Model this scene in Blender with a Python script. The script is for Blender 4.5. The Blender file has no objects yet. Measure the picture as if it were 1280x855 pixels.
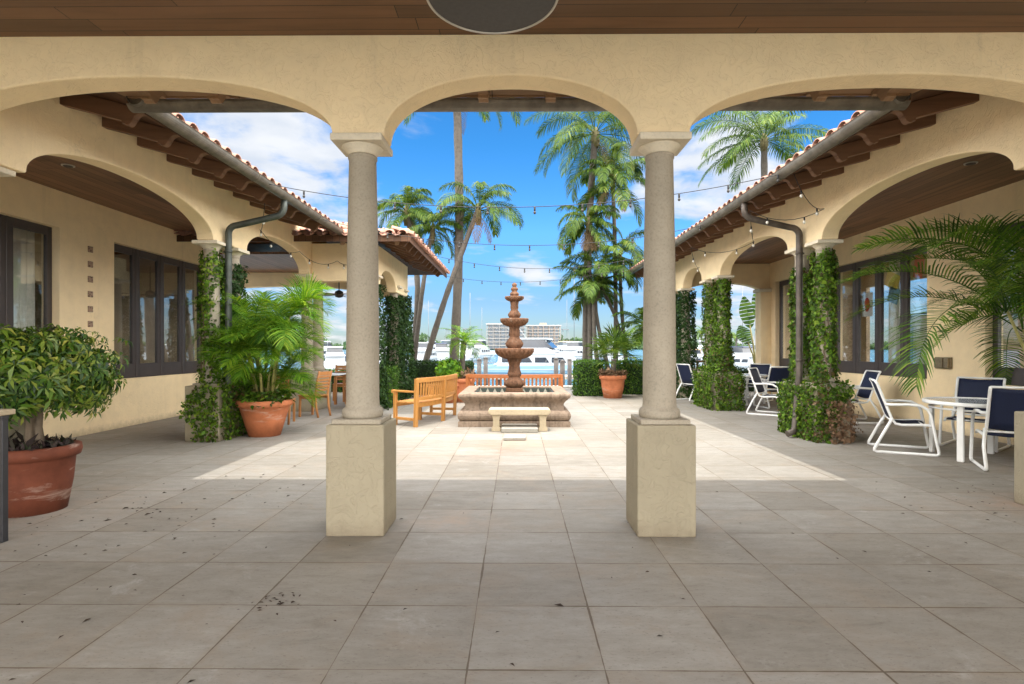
import bpy, bmesh, math, random
import numpy as np
from mathutils import Vector, Matrix
R = math.radians
rng = np.random.default_rng(7)
random.seed(7)
S = bpy.context.scene
COL = S.collection

# ------------------------------------------------------------------ camera, sky, sun, exposure
CAM_H, CAM_YAW, F_PX, HOR = 1.425, 0.008, 698.0, 434.0
cd = bpy.data.cameras.new('camera')
cam = bpy.data.objects.new('camera', cd); COL.objects.link(cam)
cam.location = (0, 0, CAM_H)
cam.rotation_euler = (R(90), 0, CAM_YAW)
cd.sensor_width = 36.0
cd.lens = F_PX / 1280 * 36
cd.shift_y = (HOR - 427.5) / 1280
cd.clip_start = 0.05; cd.clip_end = 6000
S.camera = cam

SUN_EL, SUN_AZ = 82.0, 182.0      # degrees; the sun stands almost overhead, slightly behind the camera
world = bpy.data.worlds.new('World'); S.world = world
world.use_nodes = True
FILL_CLOUD = 23.5  # brightness of the added out-of-view cloud that fills the shade
def build_world():
    nt = world.node_tree; N = nt.nodes; L = nt.links
    N.clear()
    out = N.new('ShaderNodeOutputWorld'); bg = N.new('ShaderNodeBackground')
    sky = N.new('ShaderNodeTexSky'); sky.sky_type = 'NISHITA'; sky.sun_disc = False
    sky.sun_elevation = R(SUN_EL); sky.sun_rotation = R(SUN_AZ)
    sky.air_density = 1.0; sky.dust_density = 0.3; sky.ozone_density = 2.0
    hs = N.new('ShaderNodeHueSaturation'); hs.inputs['Saturation'].default_value = 1.3; hs.inputs['Value'].default_value = 0.427
    L.new(sky.outputs[0], hs.inputs['Color'])
    tint = N.new('ShaderNodeValToRGB'); e = tint.color_ramp.elements
    while len(e) < 5: e.new(0.5)
    for k, (p_, c_) in enumerate(((0.0, (.66, .83, 1.12)), (.08, (.70, .90, 1.22)), (.20, (1.0, 1.52, 1.95)), (.34, (.66, 1.35, 1.62)), (.6, (.7, 1.1, 1.3)))):
        e[k].position = p_; e[k].color = (*c_, 1)
    ml = N.new('ShaderNodeMix'); ml.data_type = 'RGBA'; ml.blend_type = 'MULTIPLY'; ml.inputs['Factor'].default_value = 1.0
    tc = N.new('ShaderNodeTexCoord'); sep = N.new('ShaderNodeSeparateXYZ'); L.new(tc.outputs['Generated'], sep.inputs[0])
    def m(op, a, b=None, c=None):
        n = N.new('ShaderNodeMath'); n.operation = op
        for i, v in enumerate((a, b, c)):
            if v is None: continue
            if isinstance(v, (int, float)): n.inputs[i].default_value = v
            else: L.new(v, n.inputs[i])
        return n.outputs[0]
    zz = m('ADD', m('MAXIMUM', sep.outputs[2], 0.0), 0.16)
    L.new(sep.outputs[2], tint.inputs[0])
    rgba = lambda n, k: [q for q in n.inputs if q.name == k and q.type == 'RGBA'][0]
    L.new(hs.outputs[0], rgba(ml, 'A')); L.new(tint.outputs[0], rgba(ml, 'B')); skyc = [q for q in ml.outputs if q.type == 'RGBA'][0]
    cx = m('DIVIDE', sep.outputs[0], zz); cy = m('DIVIDE', sep.outputs[1], zz)
    cmb = N.new('ShaderNodeCombineXYZ'); L.new(cx, cmb.inputs[0]); L.new(cy, cmb.inputs[1])
    ns = N.new('ShaderNodeTexNoise'); ns.inputs['Scale'].default_value = 2.3; ns.inputs['Detail'].default_value = 9
    ns.inputs['Roughness'].default_value = 0.56; ns.inputs['Distortion'].default_value = 0.25
    L.new(cmb.outputs[0], ns.inputs['Vector'])
    # banks of cloud: where the sky is cloudier (unit directions, spread, amount)
    tot = None
    for (px, py, sp, am) in ((310, 175, .12, .15), (400, 255, .08, .13), (850, 225, .08, .20), (930, 200, .07, .12), (650, 338, .05, .22), (570, 400, .09, -.05),
                             (100, 120, .45, .10), (1200, 120, .45, .08), (700, 170, .05, .10), (415, 180, .06, .14), (640, 230, .16, -.16), (420, 380, .12, .14), (930, 370, .12, .18), (790, 215, .05, .12)):
        d = Vector(((px - 640) / F_PX, 1, (HOR - py) / F_PX)).normalized()
        vd = N.new('ShaderNodeVectorMath'); vd.operation = 'DISTANCE'
        L.new(tc.outputs['Generated'], vd.inputs[0]); vd.inputs[1].default_value = d
        g = m('MULTIPLY', m('POWER', 2.718, m('MULTIPLY', m('POWER', m('DIVIDE', vd.outputs['Value'], sp), 2.0), -1.0)), am)
        tot = g if tot is None else m('ADD', tot, g)
    v = m('ADD', ns.outputs['Fac'], tot)
    cr = N.new('ShaderNodeValToRGB'); cr.color_ramp.elements[0].position = 0.56; cr.color_ramp.elements[1].position = 0.78
    cr.color_ramp.interpolation = 'EASE'
    L.new(v, cr.inputs[0])
    fac = m('MULTIPLY', cr.outputs['Color'], 0.94)
    # cloud colour: white with faint grey folds
    ns2 = N.new('ShaderNodeTexNoise'); ns2.inputs['Scale'].default_value = 4.0; ns2.inputs['Detail'].default_value = 6
    L.new(cmb.outputs[0], ns2.inputs['Vector'])
    cc = N.new('ShaderNodeValToRGB')
    cc.color_ramp.elements[0].position = 0.3; cc.color_ramp.elements[0].color = (2.35, 2.55, 2.85, 1)
    cc.color_ramp.elements[1].position = 0.62; cc.color_ramp.elements[1].color = (3.15, 3.2, 3.27, 1)
    L.new(ns2.outputs['Fac'], cc.inputs[0])
    mx = N.new('ShaderNodeMix'); mx.data_type = 'RGBA'
    L.new(fac, mx.inputs['Factor']); L.new(skyc, mx.inputs['A']); L.new(cc.outputs[0], mx.inputs['B'])
    # added fill light: unseen bright cloud overhead, to the sides and behind the camera
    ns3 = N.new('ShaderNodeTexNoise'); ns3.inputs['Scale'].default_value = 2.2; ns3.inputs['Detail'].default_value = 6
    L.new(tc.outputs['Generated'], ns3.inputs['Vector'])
    fill_mask = N.new('ShaderNodeMapRange'); fill_mask.interpolation_type = 'SMOOTHSTEP'
    fill_mask.inputs['From Min'].default_value = -0.72; fill_mask.inputs['From Max'].default_value = -0.42
    L.new(m('ADD', m('MULTIPLY', sep.outputs[1], -1.0), m('MULTIPLY', m('SUBTRACT', ns3.outputs['Fac'], 0.5), 0.3)), fill_mask.inputs['Value'])
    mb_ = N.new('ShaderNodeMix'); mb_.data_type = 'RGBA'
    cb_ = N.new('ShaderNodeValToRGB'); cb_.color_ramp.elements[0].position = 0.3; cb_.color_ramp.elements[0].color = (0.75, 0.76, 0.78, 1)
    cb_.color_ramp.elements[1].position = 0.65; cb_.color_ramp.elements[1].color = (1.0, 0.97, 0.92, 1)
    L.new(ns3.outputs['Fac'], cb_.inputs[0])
    sc_ = N.new('ShaderNodeVectorMath'); sc_.operation = 'SCALE'; sc_.inputs['Scale'].default_value = FILL_CLOUD; L.new(cb_.outputs[0], sc_.inputs[0])
    L.new(fill_mask.outputs[0], mb_.inputs['Factor']); L.new(mx.outputs['Result'], mb_.inputs['A']); L.new(sc_.outputs[0], mb_.inputs['B'])
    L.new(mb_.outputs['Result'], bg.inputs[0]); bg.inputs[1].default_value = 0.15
    L.new(bg.outputs[0], out.inputs[0])
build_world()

sl = bpy.data.lights.new('sun', 'SUN'); sl.energy = 2.0; sl.angle = R(0.5); sl.color = (1.0, 0.95, 0.86)
sun = bpy.data.objects.new('sun', sl); COL.objects.link(sun)
_az, _el = R(SUN_AZ), R(SUN_EL)
_d = Vector((math.sin(_az) * math.cos(_el), math.cos(_az) * math.cos(_el), math.sin(_el)))
sun.rotation_euler = _d.to_track_quat('Z', 'Y').to_euler(); sun.location = (0, 0, 30)

S.view_settings.view_transform = 'Standard'; S.view_settings.look = 'None'
S.view_settings.gamma = 1.0; S.view_settings.use_curve_mapping = False
S.view_settings.exposure = 1.06
S.cycles.max_bounces = 8; S.cycles.diffuse_bounces = 5; S.cycles.transparent_max_bounces = 16
S.cycles.sample_clamp_indirect = 6.0
S.cycles.caustics_reflective = False; S.cycles.caustics_refractive = False

# ------------------------------------------------------------------ helpers
OFF = {}
def rootoff(o):
    while o is not None and o.parent is not None: o = o.parent
    return OFF.get(o.name, Vector((0, 0, 0))) if o is not None else Vector((0, 0, 0))
def tag(o, label=None, cat=None, group=None, kind=None):
    if label: o['label'] = label
    if cat: o['category'] = cat
    if group: o['group'] = group
    if kind: o['kind'] = kind
    return o
def thing(name, label, cat, loc=(0, 0, 0), rz=0.0, group=None, local=False):
    o = bpy.data.objects.new(name, None); COL.objects.link(o)
    o.empty_display_size = 0.1
    o.location = loc; o.rotation_euler = (0, 0, rz)
    OFF[o.name] = Vector((0, 0, 0)) if local else Vector(loc)
    return tag(o, label, cat, group)
def copy_tree(o, parent=None):
    c = o.copy(); COL.objects.link(c)
    if parent is not None: c.parent = parent
    for ch in list(o.children): copy_tree(ch, c)
    return c
def at(px, py, Y):      # photo pixel on the plane at distance Y -> point
    u = (px - 640) / F_PX; v = (HOR - py) / F_PX
    t = Y / (u * math.sin(CAM_YAW) + math.cos(CAM_YAW))
    return Vector((u * t * math.cos(CAM_YAW) - t * math.sin(CAM_YAW), Y, CAM_H + v * t))

class MB:
    def __init__(s): s.v = []; s.f = []; s.sm = []; s.mi = []
    def add(s, vs, fs, smooth=False, mi=0):
        b = len(s.v); s.v += [tuple(p) for p in vs]
        for f in fs: s.f.append([i + b for i in f]); s.sm.append(smooth); s.mi.append(mi)
        return s
    def box(s, x0, x1, y0, y1, z0, z1, mi=0):
        v = [(x, y, z) for z in (z0, z1) for y in (y0, y1) for x in (x0, x1)]
        return s.add(v, [(0, 2, 3, 1), (4, 5, 7, 6), (0, 1, 5, 4), (2, 6, 7, 3), (0, 4, 6, 2), (1, 3, 7, 5)], mi=mi)
    def obox(s, c, ax, ay, az, mi=0):      # oriented box: centre, half-axis vectors
        c, ax, ay, az = map(Vector, (c, ax, ay, az))
        v = [c + ax * x + ay * y + az * z for z in (-1, 1) for y in (-1, 1) for x in (-1, 1)]
        return s.add(v, [(0, 2, 3, 1), (4, 5, 7, 6), (0, 1, 5, 4), (2, 6, 7, 3), (0, 4, 6, 2), (1, 3, 7, 5)], mi=mi)
    def bar(s, a, b, w, h, up=(0, 0, 1)):
        a, b = Vector(a), Vector(b); d = (b - a); l = d.length; d.normalize()
        up = Vector(up)
        if abs(d.dot(up)) > 0.98: up = Vector((1, 0, 0))
        sd = d.cross(up).normalized(); u = sd.cross(d).normalized()
        return s.obox((a + b) / 2, d * l / 2, sd * w / 2, u * h / 2)
    def lathe(s, prof, c=(0, 0, 0), n=24, a0=0.0, mi=0, sq=None, smooth=True):
        vs = []; fs = []
        for (r, z) in prof:
            for k in range(n):
                a = a0 + 2 * math.pi * k / n
                vs.append((c[0] + r * math.cos(a), c[1] + r * math.sin(a), c[2] + z))
        for i in range(len(prof) - 1):
            for k in range(n):
                k2 = (k + 1) % n
                fs.append((i * n + k, i * n + k2, (i + 1) * n + k2, (i + 1) * n + k))
        s.add(vs, fs, smooth, mi)
        s.add(vs[:n], [tuple(range(n))[::-1]], False, mi); s.add(vs[-n:], [tuple(range(n))], False, mi)
        return s
    def tube(s, pts, r, n=8, smooth=True, mi=0, closed=False):
        pts = [Vector(p) for p in pts]; m = len(pts)
        rs = r if isinstance(r, (list, tuple)) else [r] * m
        vs = []; fs = []; prev = None
        for i, p in enumerate(pts):
            if closed: d = pts[(i + 1) % m] - pts[i - 1]
            else: d = pts[min(i + 1, m - 1)] - pts[max(i - 1, 0)]
            d.normalize()
            if prev is None:
                up = Vector((0, 0, 1)) if abs(d.z) < 0.9 else Vector((1, 0, 0))
                u = d.cross(up).normalized()
            else:
                u = (prev - d * prev.dot(d)).normalized()
            prev = u; w = d.cross(u)
            for k in range(n):
                a = 2 * math.pi * k / n
                vs.append(p + (u * math.cos(a) + w * math.sin(a)) * rs[i])
        for i in range(m if closed else m - 1):
            i2 = (i + 1) % m
            for k in range(n):
                k2 = (k + 1) % n
                fs.append((i * n + k, i * n + k2, i2 * n + k2, i2 * n + k))
        s.add(vs, fs, smooth, mi)
        if not closed:
            s.add(vs[:n], [tuple(range(n))[::-1]], False, mi); s.add(vs[-n:], [tuple(range(n))], False, mi)
        return s
    def prism(s, poly, d, mi=0):           # polygon (3-D points) pushed along d
        d = Vector(d); n = len(poly); a = [Vector(p) for p in poly]; b = [p + d for p in a]
        fs = [tuple(range(n))[::-1], tuple(range(n, 2 * n))]
        fs += [(i, (i + 1) % n, n + (i + 1) % n, n + i) for i in range(n)]
        return s.add(a + b, fs, mi=mi)
    def build(s, name, mat, parent=None, bevel=0.0, seg=1, local=False):
        me = bpy.data.meshes.new(name)
        off = Vector((0, 0, 0)) if (parent is None or local) else rootoff(parent)
        me.from_pydata([(p[0] - off.x, p[1] - off.y, p[2] - off.z) for p in s.v], [], s.f)
        for p, q, k in zip(me.polygons, s.sm, s.mi): p.use_smooth = q; p.material_index = k
        for mm in (mat if isinstance(mat, (list, tuple)) else [mat]): me.materials.append(mm)
        bm = bmesh.new(); bm.from_mesh(me)
        bmesh.ops.remove_doubles(bm, verts=bm.verts, dist=1e-5)
        bmesh.ops.recalc_face_normals(bm, faces=bm.faces); bm.to_mesh(me); bm.free()
        o = bpy.data.objects.new(name, me); COL.objects.link(o)
        if parent is not None: o.parent = parent
        if bevel:
            md = o.modifiers.new('soft_edge', 'BEVEL'); md.width = bevel; md.segments = seg; md.limit_method = 'ANGLE'; md.angle_limit = R(40)
            md.use_clamp_overlap = True
        return o
def quads(name, V, Q, mat, parent=None, local=False, smooth=False):   # numpy quads -> mesh
    off = Vector((0, 0, 0)) if (parent is None or local) else rootoff(parent)
    V = np.asarray(V, dtype=np.float32) - np.array(off, dtype=np.float32)
    Q = np.asarray(Q, dtype=np.int32)
    me = bpy.data.meshes.new(name)
    me.vertices.add(len(V)); me.vertices.foreach_set('co', V.ravel())
    me.loops.add(Q.size); me.loops.foreach_set('vertex_index', Q.ravel())
    me.polygons.add(len(Q)); me.polygons.foreach_set('loop_start', np.arange(0, Q.size, 4, dtype=np.int32))
    me.polygons.foreach_set('loop_total', np.full(len(Q), 4, dtype=np.int32))
    if smooth: me.polygons.foreach_set('use_smooth', np.ones(len(Q), dtype=bool))
    me.update(calc_edges=True); me.validate()
    me.materials.append(mat)
    o = bpy.data.objects.new(name, me); COL.objects.link(o)
    if parent is not None: o.parent = parent
    return o
def cat_quads(parts):
    vs, qs, b = [], [], 0
    for V, Q in parts:
        vs.append(V); qs.append(Q + b); b += len(V)
    return np.concatenate(vs), np.concatenate(qs)

# ------------------------------------------------------------------ materials
def mat(name):
    m = bpy.data.materials.new(name); m.use_nodes = True
    nt = m.node_tree
    return m, nt, nt.nodes, nt.links, nt.nodes['Principled BSDF']
def nz(N, L, scale, detail=4, rough=0.55, vec=None, dist=0.0):
    n = N.new('ShaderNodeTexNoise'); n.inputs['Scale'].default_value = scale; n.inputs['Detail'].default_value = detail
    n.inputs['Roughness'].default_value = rough; n.inputs['Distortion'].default_value = dist
    if vec is not None: L.new(vec, n.inputs['Vector'])
    return n.outputs['Fac']
def ramp(N, L, fac, stops):
    r = N.new('ShaderNodeValToRGB'); e = r.color_ramp.elements
    while len(e) < len(stops): e.new(0.5)
    for k, (p, c) in enumerate(stops):
        e[k].position = p; e[k].color = (c[0], c[1], c[2], 1) if not isinstance(c, (int, float)) else (c, c, c, 1)
    L.new(fac, r.inputs[0]); return r.outputs['Color']
def mix(N, L, f, a, b, mode='MIX'):
    n = N.new('ShaderNodeMix'); n.data_type = 'RGBA'; n.blend_type = mode
    for key, v in (('Factor', f), ('A', a), ('B', b)):
        i = n.inputs[key] if key == 'Factor' else [q for q in n.inputs if q.name == key and q.type == 'RGBA'][0]
        if isinstance(v, (int, float)): i.default_value = v
        elif isinstance(v, tuple): i.default_value = (v[0], v[1], v[2], 1)
        else: L.new(v, i)
    return [q for q in n.outputs if q.type == 'RGBA'][0]
def mth(N, L, op, a, b=None, c=None):
    n = N.new('ShaderNodeMath'); n.operation = op
    for i, v in enumerate((a, b, c)):
        if v is None: continue
        if isinstance(v, (int, float)): n.inputs[i].default_value = v
        else: L.new(v, n.inputs[i])
    return n.outputs[0]
def bump(N, L, P, h, strength=0.3, dist=0.01):
    b = N.new('ShaderNodeBump'); b.inputs['Strength'].default_value = strength; b.inputs['Distance'].default_value = dist
    L.new(h, b.inputs['Height']); L.new(b.outputs[0], P.inputs['Normal'])
def pos(N):
    return N.new('ShaderNodeNewGeometry').outputs['Position']
def c3(c, k): return tuple(min(1.0, x * k) for x in c)

def stucco(name, col, rough_amt=0.5, stain=0.12):
    m, nt, N, L, P = mat(name); p = pos(N)
    big = nz(N, L, 0.7, 3, 0.5, p); mid = nz(N, L, 5, 5, 0.6, p)
    c = ramp(N, L, big, [(0.3, c3(col, 1 - stain)), (0.7, c3(col, 1 + stain * .5))])
    c = mix(N, L, 0.35, c, ramp(N, L, mid, [(0.35, c3(col, .88)), (0.6, c3(col, 1.05))]))
    mpz = N.new('ShaderNodeMapping'); mpz.inputs['Scale'].default_value = (3.2, 3.2, .22); L.new(p, mpz.inputs[0])
    strk = ramp(N, L, nz(N, L, 1.6, 6, .7, mpz.outputs[0]), [(.56, 0.0), (.74, .30)])
    c = mix(N, L, strk, c, c3(col, .62))
    spz = N.new('ShaderNodeSeparateXYZ'); L.new(p, spz.inputs[0])
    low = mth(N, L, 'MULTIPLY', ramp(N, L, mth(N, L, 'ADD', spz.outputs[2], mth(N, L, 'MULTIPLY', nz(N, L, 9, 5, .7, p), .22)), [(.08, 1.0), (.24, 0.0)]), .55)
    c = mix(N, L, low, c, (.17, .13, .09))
    crk = N.new('ShaderNodeTexVoronoi'); crk.feature = 'DISTANCE_TO_EDGE'; crk.inputs['Scale'].default_value = .9
    wob = N.new('ShaderNodeVectorMath'); wob.operation = 'MULTIPLY_ADD'; nn_ = N.new('ShaderNodeTexNoise'); nn_.inputs['Scale'].default_value = 2.2; nn_.inputs['Detail'].default_value = 6; L.new(p, nn_.inputs['Vector'])
    L.new(nn_.outputs['Color'], wob.inputs[0]); wob.inputs[1].default_value = (.9, .9, .9); L.new(p, wob.inputs[2]); L.new(wob.outputs[0], crk.inputs['Vector'])
    ck = mth(N, L, 'MULTIPLY', mth(N, L, 'LESS_THAN', crk.outputs['Distance'], .0035), mth(N, L, 'GREATER_THAN', nz(N, L, 1.1, 2, .5, p), .56))
    c = mix(N, L, mth(N, L, 'MULTIPLY', ck, .16), c, c3(col, .45))
    wr = N.new('ShaderNodeTexNoise'); wr.inputs['Scale'].default_value = 9; wr.inputs['Detail'].default_value = 3; wr.inputs['Distortion'].default_value = 1.6
    L.new(p, wr.inputs['Vector'])
    c = mix(N, L, mth(N, L, 'MULTIPLY', ramp(N, L, wr.outputs['Fac'], [(0.492, 0.0), (0.505, 1.0), (0.515, 0.0)]), mth(N, L, 'MULTIPLY', ramp(N, L, nz(N, L, 2.3, 3, .6, p), [(.45, 0.0), (.7, 1.0)]), .22)), c, c3(col, .62))
    L.new(c, P.inputs['Base Color']); P.inputs['Roughness'].default_value = 0.9
    P.inputs['Specular IOR Level'].default_value = 0.15
    # skip-trowelled relief: broken ridges over fine sand
    w = N.new('ShaderNodeTexNoise'); w.inputs['Scale'].default_value = 9; w.inputs['Detail'].default_value = 3; w.inputs['Distortion'].default_value = 1.6
    L.new(p, w.inputs['Vector'])
    rid = ramp(N, L, w.outputs['Fac'], [(0.44, 0.0), (0.50, 1.0), (0.515, 0.25), (0.7, 0.35)])
    fine = nz(N, L, 120, 2, 0.5, p)
    h = mth(N, L, 'ADD', mth(N, L, 'MULTIPLY', rid, 0.8), mth(N, L, 'MULTIPLY', fine, 0.35))
    bump(N, L, P, h, rough_amt, 0.006)
    return m
def stone(name, col, speck=0.35, scale=60, rough=0.8, bstr=0.3, streak=0.0):
    m, nt, N, L, P = mat(name); p = pos(N)
    a = nz(N, L, scale, 3, 0.6, p); b = nz(N, L, 3, 4, 0.6, p)
    c = ramp(N, L, a, [(0.30, c3(col, 1 - speck)), (0.48, col), (0.75, c3(col, 1 + speck * .4))])
    c = mix(N, L, 0.5, c, ramp(N, L, b, [(0.3, c3(col, .78)), (0.7, c3(col, 1.1))]))
    if streak:
        mp = N.new('ShaderNodeMapping'); mp.inputs['Scale'].default_value = (9, 9, 1.2); L.new(p, mp.inputs[0])
        d_ = nz(N, L, 1.0, 6, .7, mp.outputs[0], .4)
        c = mix(N, L, mth(N, L, 'MULTIPLY', ramp(N, L, d_, [(.50, 0.0), (.66, 1.0)]), streak), c, c3(col, .28))
        e_ = nz(N, L, 1.7, 6, .7, mp.outputs[0], .4)
        c = mix(N, L, mth(N, L, 'MULTIPLY', ramp(N, L, e_, [(.58, 0.0), (.72, 1.0)]), streak * .6), c, (.40, .33, .26))
        a = mth(N, L, 'ADD', a, mth(N, L, 'MULTIPLY', nz(N, L, 9, 6, .75, p), 1.5))
    L.new(c, P.inputs['Base Color']); P.inputs['Roughness'].default_value = rough; P.inputs['Specular IOR Level'].default_value = 0.25
    bump(N, L, P, a, bstr, 0.004)
    return m
def wood(name, col, axis=0, scale=14, rough=0.55, dark=0.55, board=0.0, baxis=1, gloss=0.3):
    m, nt, N, L, P = mat(name)
    tc = N.new('ShaderNodeNewGeometry').outputs['Position']
    mp = N.new('ShaderNodeMapping'); sc = [scale] * 3; sc[axis] = scale * 0.06; mp.inputs['Scale'].default_value = sc
    L.new(tc, mp.inputs[0])
    g = nz(N, L, 1.0, 5, 0.65, mp.outputs[0], 0.6); b = nz(N, L, 1.3, 3, 0.5, tc)
    c = ramp(N, L, g, [(0.28, c3(col, dark)), (0.5, col), (0.78, c3(col, 1.25))])
    c = mix(N, L, 0.3, c, ramp(N, L, b, [(0.3, c3(col, .7)), (0.7, c3(col, 1.15))]))
    h = mth(N, L, 'MULTIPLY', g, 0.25)
    if board:
        sp = N.new('ShaderNodeSeparateXYZ'); L.new(tc, sp.inputs[0])
        q = mth(N, L, 'DIVIDE', sp.outputs[baxis], board)
        fr = mth(N, L, 'FRACT', q); fl = mth(N, L, 'FLOOR', q)
        # staggered butt joints along the board
        wn = N.new('ShaderNodeTexWhiteNoise'); wn.noise_dimensions = '1D'; L.new(fl, wn.inputs['W'])
        al = mth(N, L, 'DIVIDE', mth(N, L, 'ADD', sp.outputs[axis], mth(N, L, 'MULTIPLY', wn.outputs['Value'], 3.0)), 2.4)
        fa = mth(N, L, 'FRACT', al); fb = mth(N, L, 'FLOOR', al)
        wn2 = N.new('ShaderNodeTexWhiteNoise'); wn2.noise_dimensions = '2D'
        cb = N.new('ShaderNodeCombineXYZ'); L.new(fl, cb.inputs[0]); L.new(fb, cb.inputs[1]); L.new(cb.outputs[0], wn2.inputs['Vector'])
        c = mix(N, L, 1.0, c, ramp(N, L, wn2.outputs['Value'], [(0, (.68, .68, .68)), (1, (1.2, 1.15, 1.1))]), 'MULTIPLY')
        gap = mth(N, L, 'MAXIMUM', mth(N, L, 'LESS_THAN', fr, 0.045), mth(N, L, 'LESS_THAN', fa, 0.003))
        c = mix(N, L, gap, c, c3(col, .16))
        h = mth(N, L, 'SUBTRACT', h, gap)
    L.new(c, P.inputs['Base Color']); P.inputs['Roughness'].default_value = rough; P.inputs['Specular IOR Level'].default_value = gloss
    bump(N, L, P, h, 0.35, 0.006)
    return m
def plain(name, col, rough=0.5, metal=0.0, var=0.12, scale=8, spec=0.4, bstr=0.05):
    m, nt, N, L, P = mat(name); p = pos(N)
    a = nz(N, L, scale, 5, 0.6, p)
    L.new(ramp(N, L, a, [(0.3, c3(col, 1 - var)), (0.7, c3(col, 1 + var))]), P.inputs['Base Color'])
    P.inputs['Roughness'].default_value = rough; P.inputs['Metallic'].default_value = metal; P.inputs['Specular IOR Level'].default_value = spec
    bump(N, L, P, nz(N, L, scale * 6, 2, .5, p), bstr, 0.003)
    return m
def leafmat(name, cols, trans=0.3, rough=0.55, spec=0.18):
    m, nt, N, L, P = mat(name)
    ri = N.new('ShaderNodeNewGeometry').outputs['Random Per Island']
    big = nz(N, L, 2.2, 3, .5, pos(N))
    f = mth(N, L, 'ADD', mth(N, L, 'MULTIPLY', ri, .75), mth(N, L, 'MULTIPLY', mth(N, L, 'SUBTRACT', big, .5), 0.8))
    f = mth(N, L, 'ADD', f, .1)
    n = len(cols)
    c = ramp(N, L, f, [(k / max(1, n - 1), q) for k, q in enumerate(cols)])
    L.new(c, P.inputs['Base Color']); P.inputs['Roughness'].default_value = rough; P.inputs['Specular IOR Level'].default_value = spec
    t = N.new('ShaderNodeBsdfTranslucent'); L.new(mix(N, L, 1.0, c, (1.3, 1.25, .7), 'MULTIPLY'), t.inputs['Color'])
    mx = N.new('ShaderNodeMixShader'); mx.inputs[0].default_value = trans
    L.new(P.outputs[0], mx.inputs[1]); L.new(t.outputs[0], mx.inputs[2])
    L.new(mx.outputs[0], N['Material Output'].inputs['Surface'])
    return m
def paving(name):
    m, nt, N, L, P = mat(name); p = pos(N)
    sp = N.new('ShaderNodeSeparateXYZ'); L.new(p, sp.inputs[0])
    T = 0.61
    wob = mth(N, L, 'MULTIPLY', mth(N, L, 'SUBTRACT', nz(N, L, 6, 3, .6, p), .5), 0.012)
    u = mth(N, L, 'ADD', mth(N, L, 'DIVIDE', mth(N, L, 'ADD', sp.outputs[0], 0.218), T), wob)
    v = mth(N, L, 'ADD', mth(N, L, 'DIVIDE', mth(N, L, 'ADD', sp.outputs[1], -2.464), T), wob)
    fu, fv, iu, iv = mth(N, L, 'FRACT', u), mth(N, L, 'FRACT', v), mth(N, L, 'FLOOR', u), mth(N, L, 'FLOOR', v)
    cb = N.new('ShaderNodeCombineXYZ'); L.new(iu, cb.inputs[0]); L.new(iv, cb.inputs[1])
    wn = N.new('ShaderNodeTexWhiteNoise'); wn.noise_dimensions = '2D'; L.new(cb.outputs[0], wn.inputs['Vector'])
    # each slab its own veining: shift the noise by the slab's number
    vm = N.new('ShaderNodeVectorMath'); vm.operation = 'MULTIPLY_ADD'
    L.new(wn.outputs['Color'], vm.inputs[0]); vm.inputs[1].default_value = (40, 40, 40); L.new(p, vm.inputs[2])
    mp = N.new('ShaderNodeMapping'); mp.inputs['Scale'].default_value = (1.0, 2.6, 1.0); L.new(vm.outputs[0], mp.inputs[0])
    cloud = nz(N, L, 3.4, 10, .78, mp.outputs[0], 0.3); pit = nz(N, L, 38, 5, .75, mp.outputs[0]); broad = nz(N, L, .45, 4, .6, p)
    base = ramp(N, L, cloud, [(0.22, (.160, .142, .121)), (0.40, (.240, .223, .198)), (0.6, (.282, .265, .239)), (0.8, (.350, .334, .308))])
    base = mix(N, L, 1.0, base, ramp(N, L, wn.outputs['Value'], [(0, (.84, .82, .79)), (.25, (.96, .95, .93)), (.7, (1.02, 1.02, 1.02)), (1, (1.10, 1.10, 1.10))]), 'MULTIPLY')
    base = mix(N, L, 1.0, base, ramp(N, L, broad, [(0.3, (.88, .86, .82)), (.6, (1, 1, 1)), (0.8, (1.05, 1.05, 1.05))]), 'MULTIPLY')
    pits = ramp(N, L, pit, [(0.35, 1.0), (0.43, 0.0)])
    tan_ = ramp(N, L, nz(N, L, 1.5, 7, .72, vm.outputs[0], .6), [(.52, 0.0), (.68, .55)])
    base = mix(N, L, tan_, base, (.27, .22, .17))
    wht = ramp(N, L, nz(N, L, 2.1, 8, .75, vm.outputs[0], .4), [(.60, 0.0), (.74, .5)])
    base = mix(N, L, wht, base, (.44, .43, .41))
    base = mix(N, L, mth(N, L, 'MULTIPLY', pits, .6), base, (.13, .11, .09))
    # old rust-brown wet stains where water runs from the fountain and by the corner pier
    def blot(x, y, rx, ry, col, amt, base):
        dx = mth(N, L, 'DIVIDE', mth(N, L, 'SUBTRACT', sp.outputs[0], x), rx); dy = mth(N, L, 'DIVIDE', mth(N, L, 'SUBTRACT', sp.outputs[1], y), ry)
        r2 = mth(N, L, 'ADD', mth(N, L, 'MULTIPLY', dx, dx), mth(N, L, 'MULTIPLY', dy, dy))
        k = mth(N, L, 'MULTIPLY', mth(N, L, 'POWER', 2.718, mth(N, L, 'MULTIPLY', r2, -1.0)), mth(N, L, 'MULTIPLY', ramp(N, L, nz(N, L, 5, 6, .7, p), [(.35, 0.0), (.62, 1.0)]), amt))
        return mix(N, L, k, base, col)
    base = blot(-.22, 7.75, .35, .30, (.22, .12, .09), .95, base)
    base = blot(-.05, 8.2, .6, .5, (.34, .22, .15), .7, base)
    base = blot(-.9, 7.4, .7, .35, (.30, .22, .17), .45, base)
    base = blot(5.0, 5.1, .8, .35, (.34, .20, .12), .7, base)
    base = blot(-.53, 4.58, .36, .25, (.33, .25, .19), .75, base)
    base = blot(-4.2, 5.0, 1.0, .8, (.33, .25, .19), .5, base)
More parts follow.
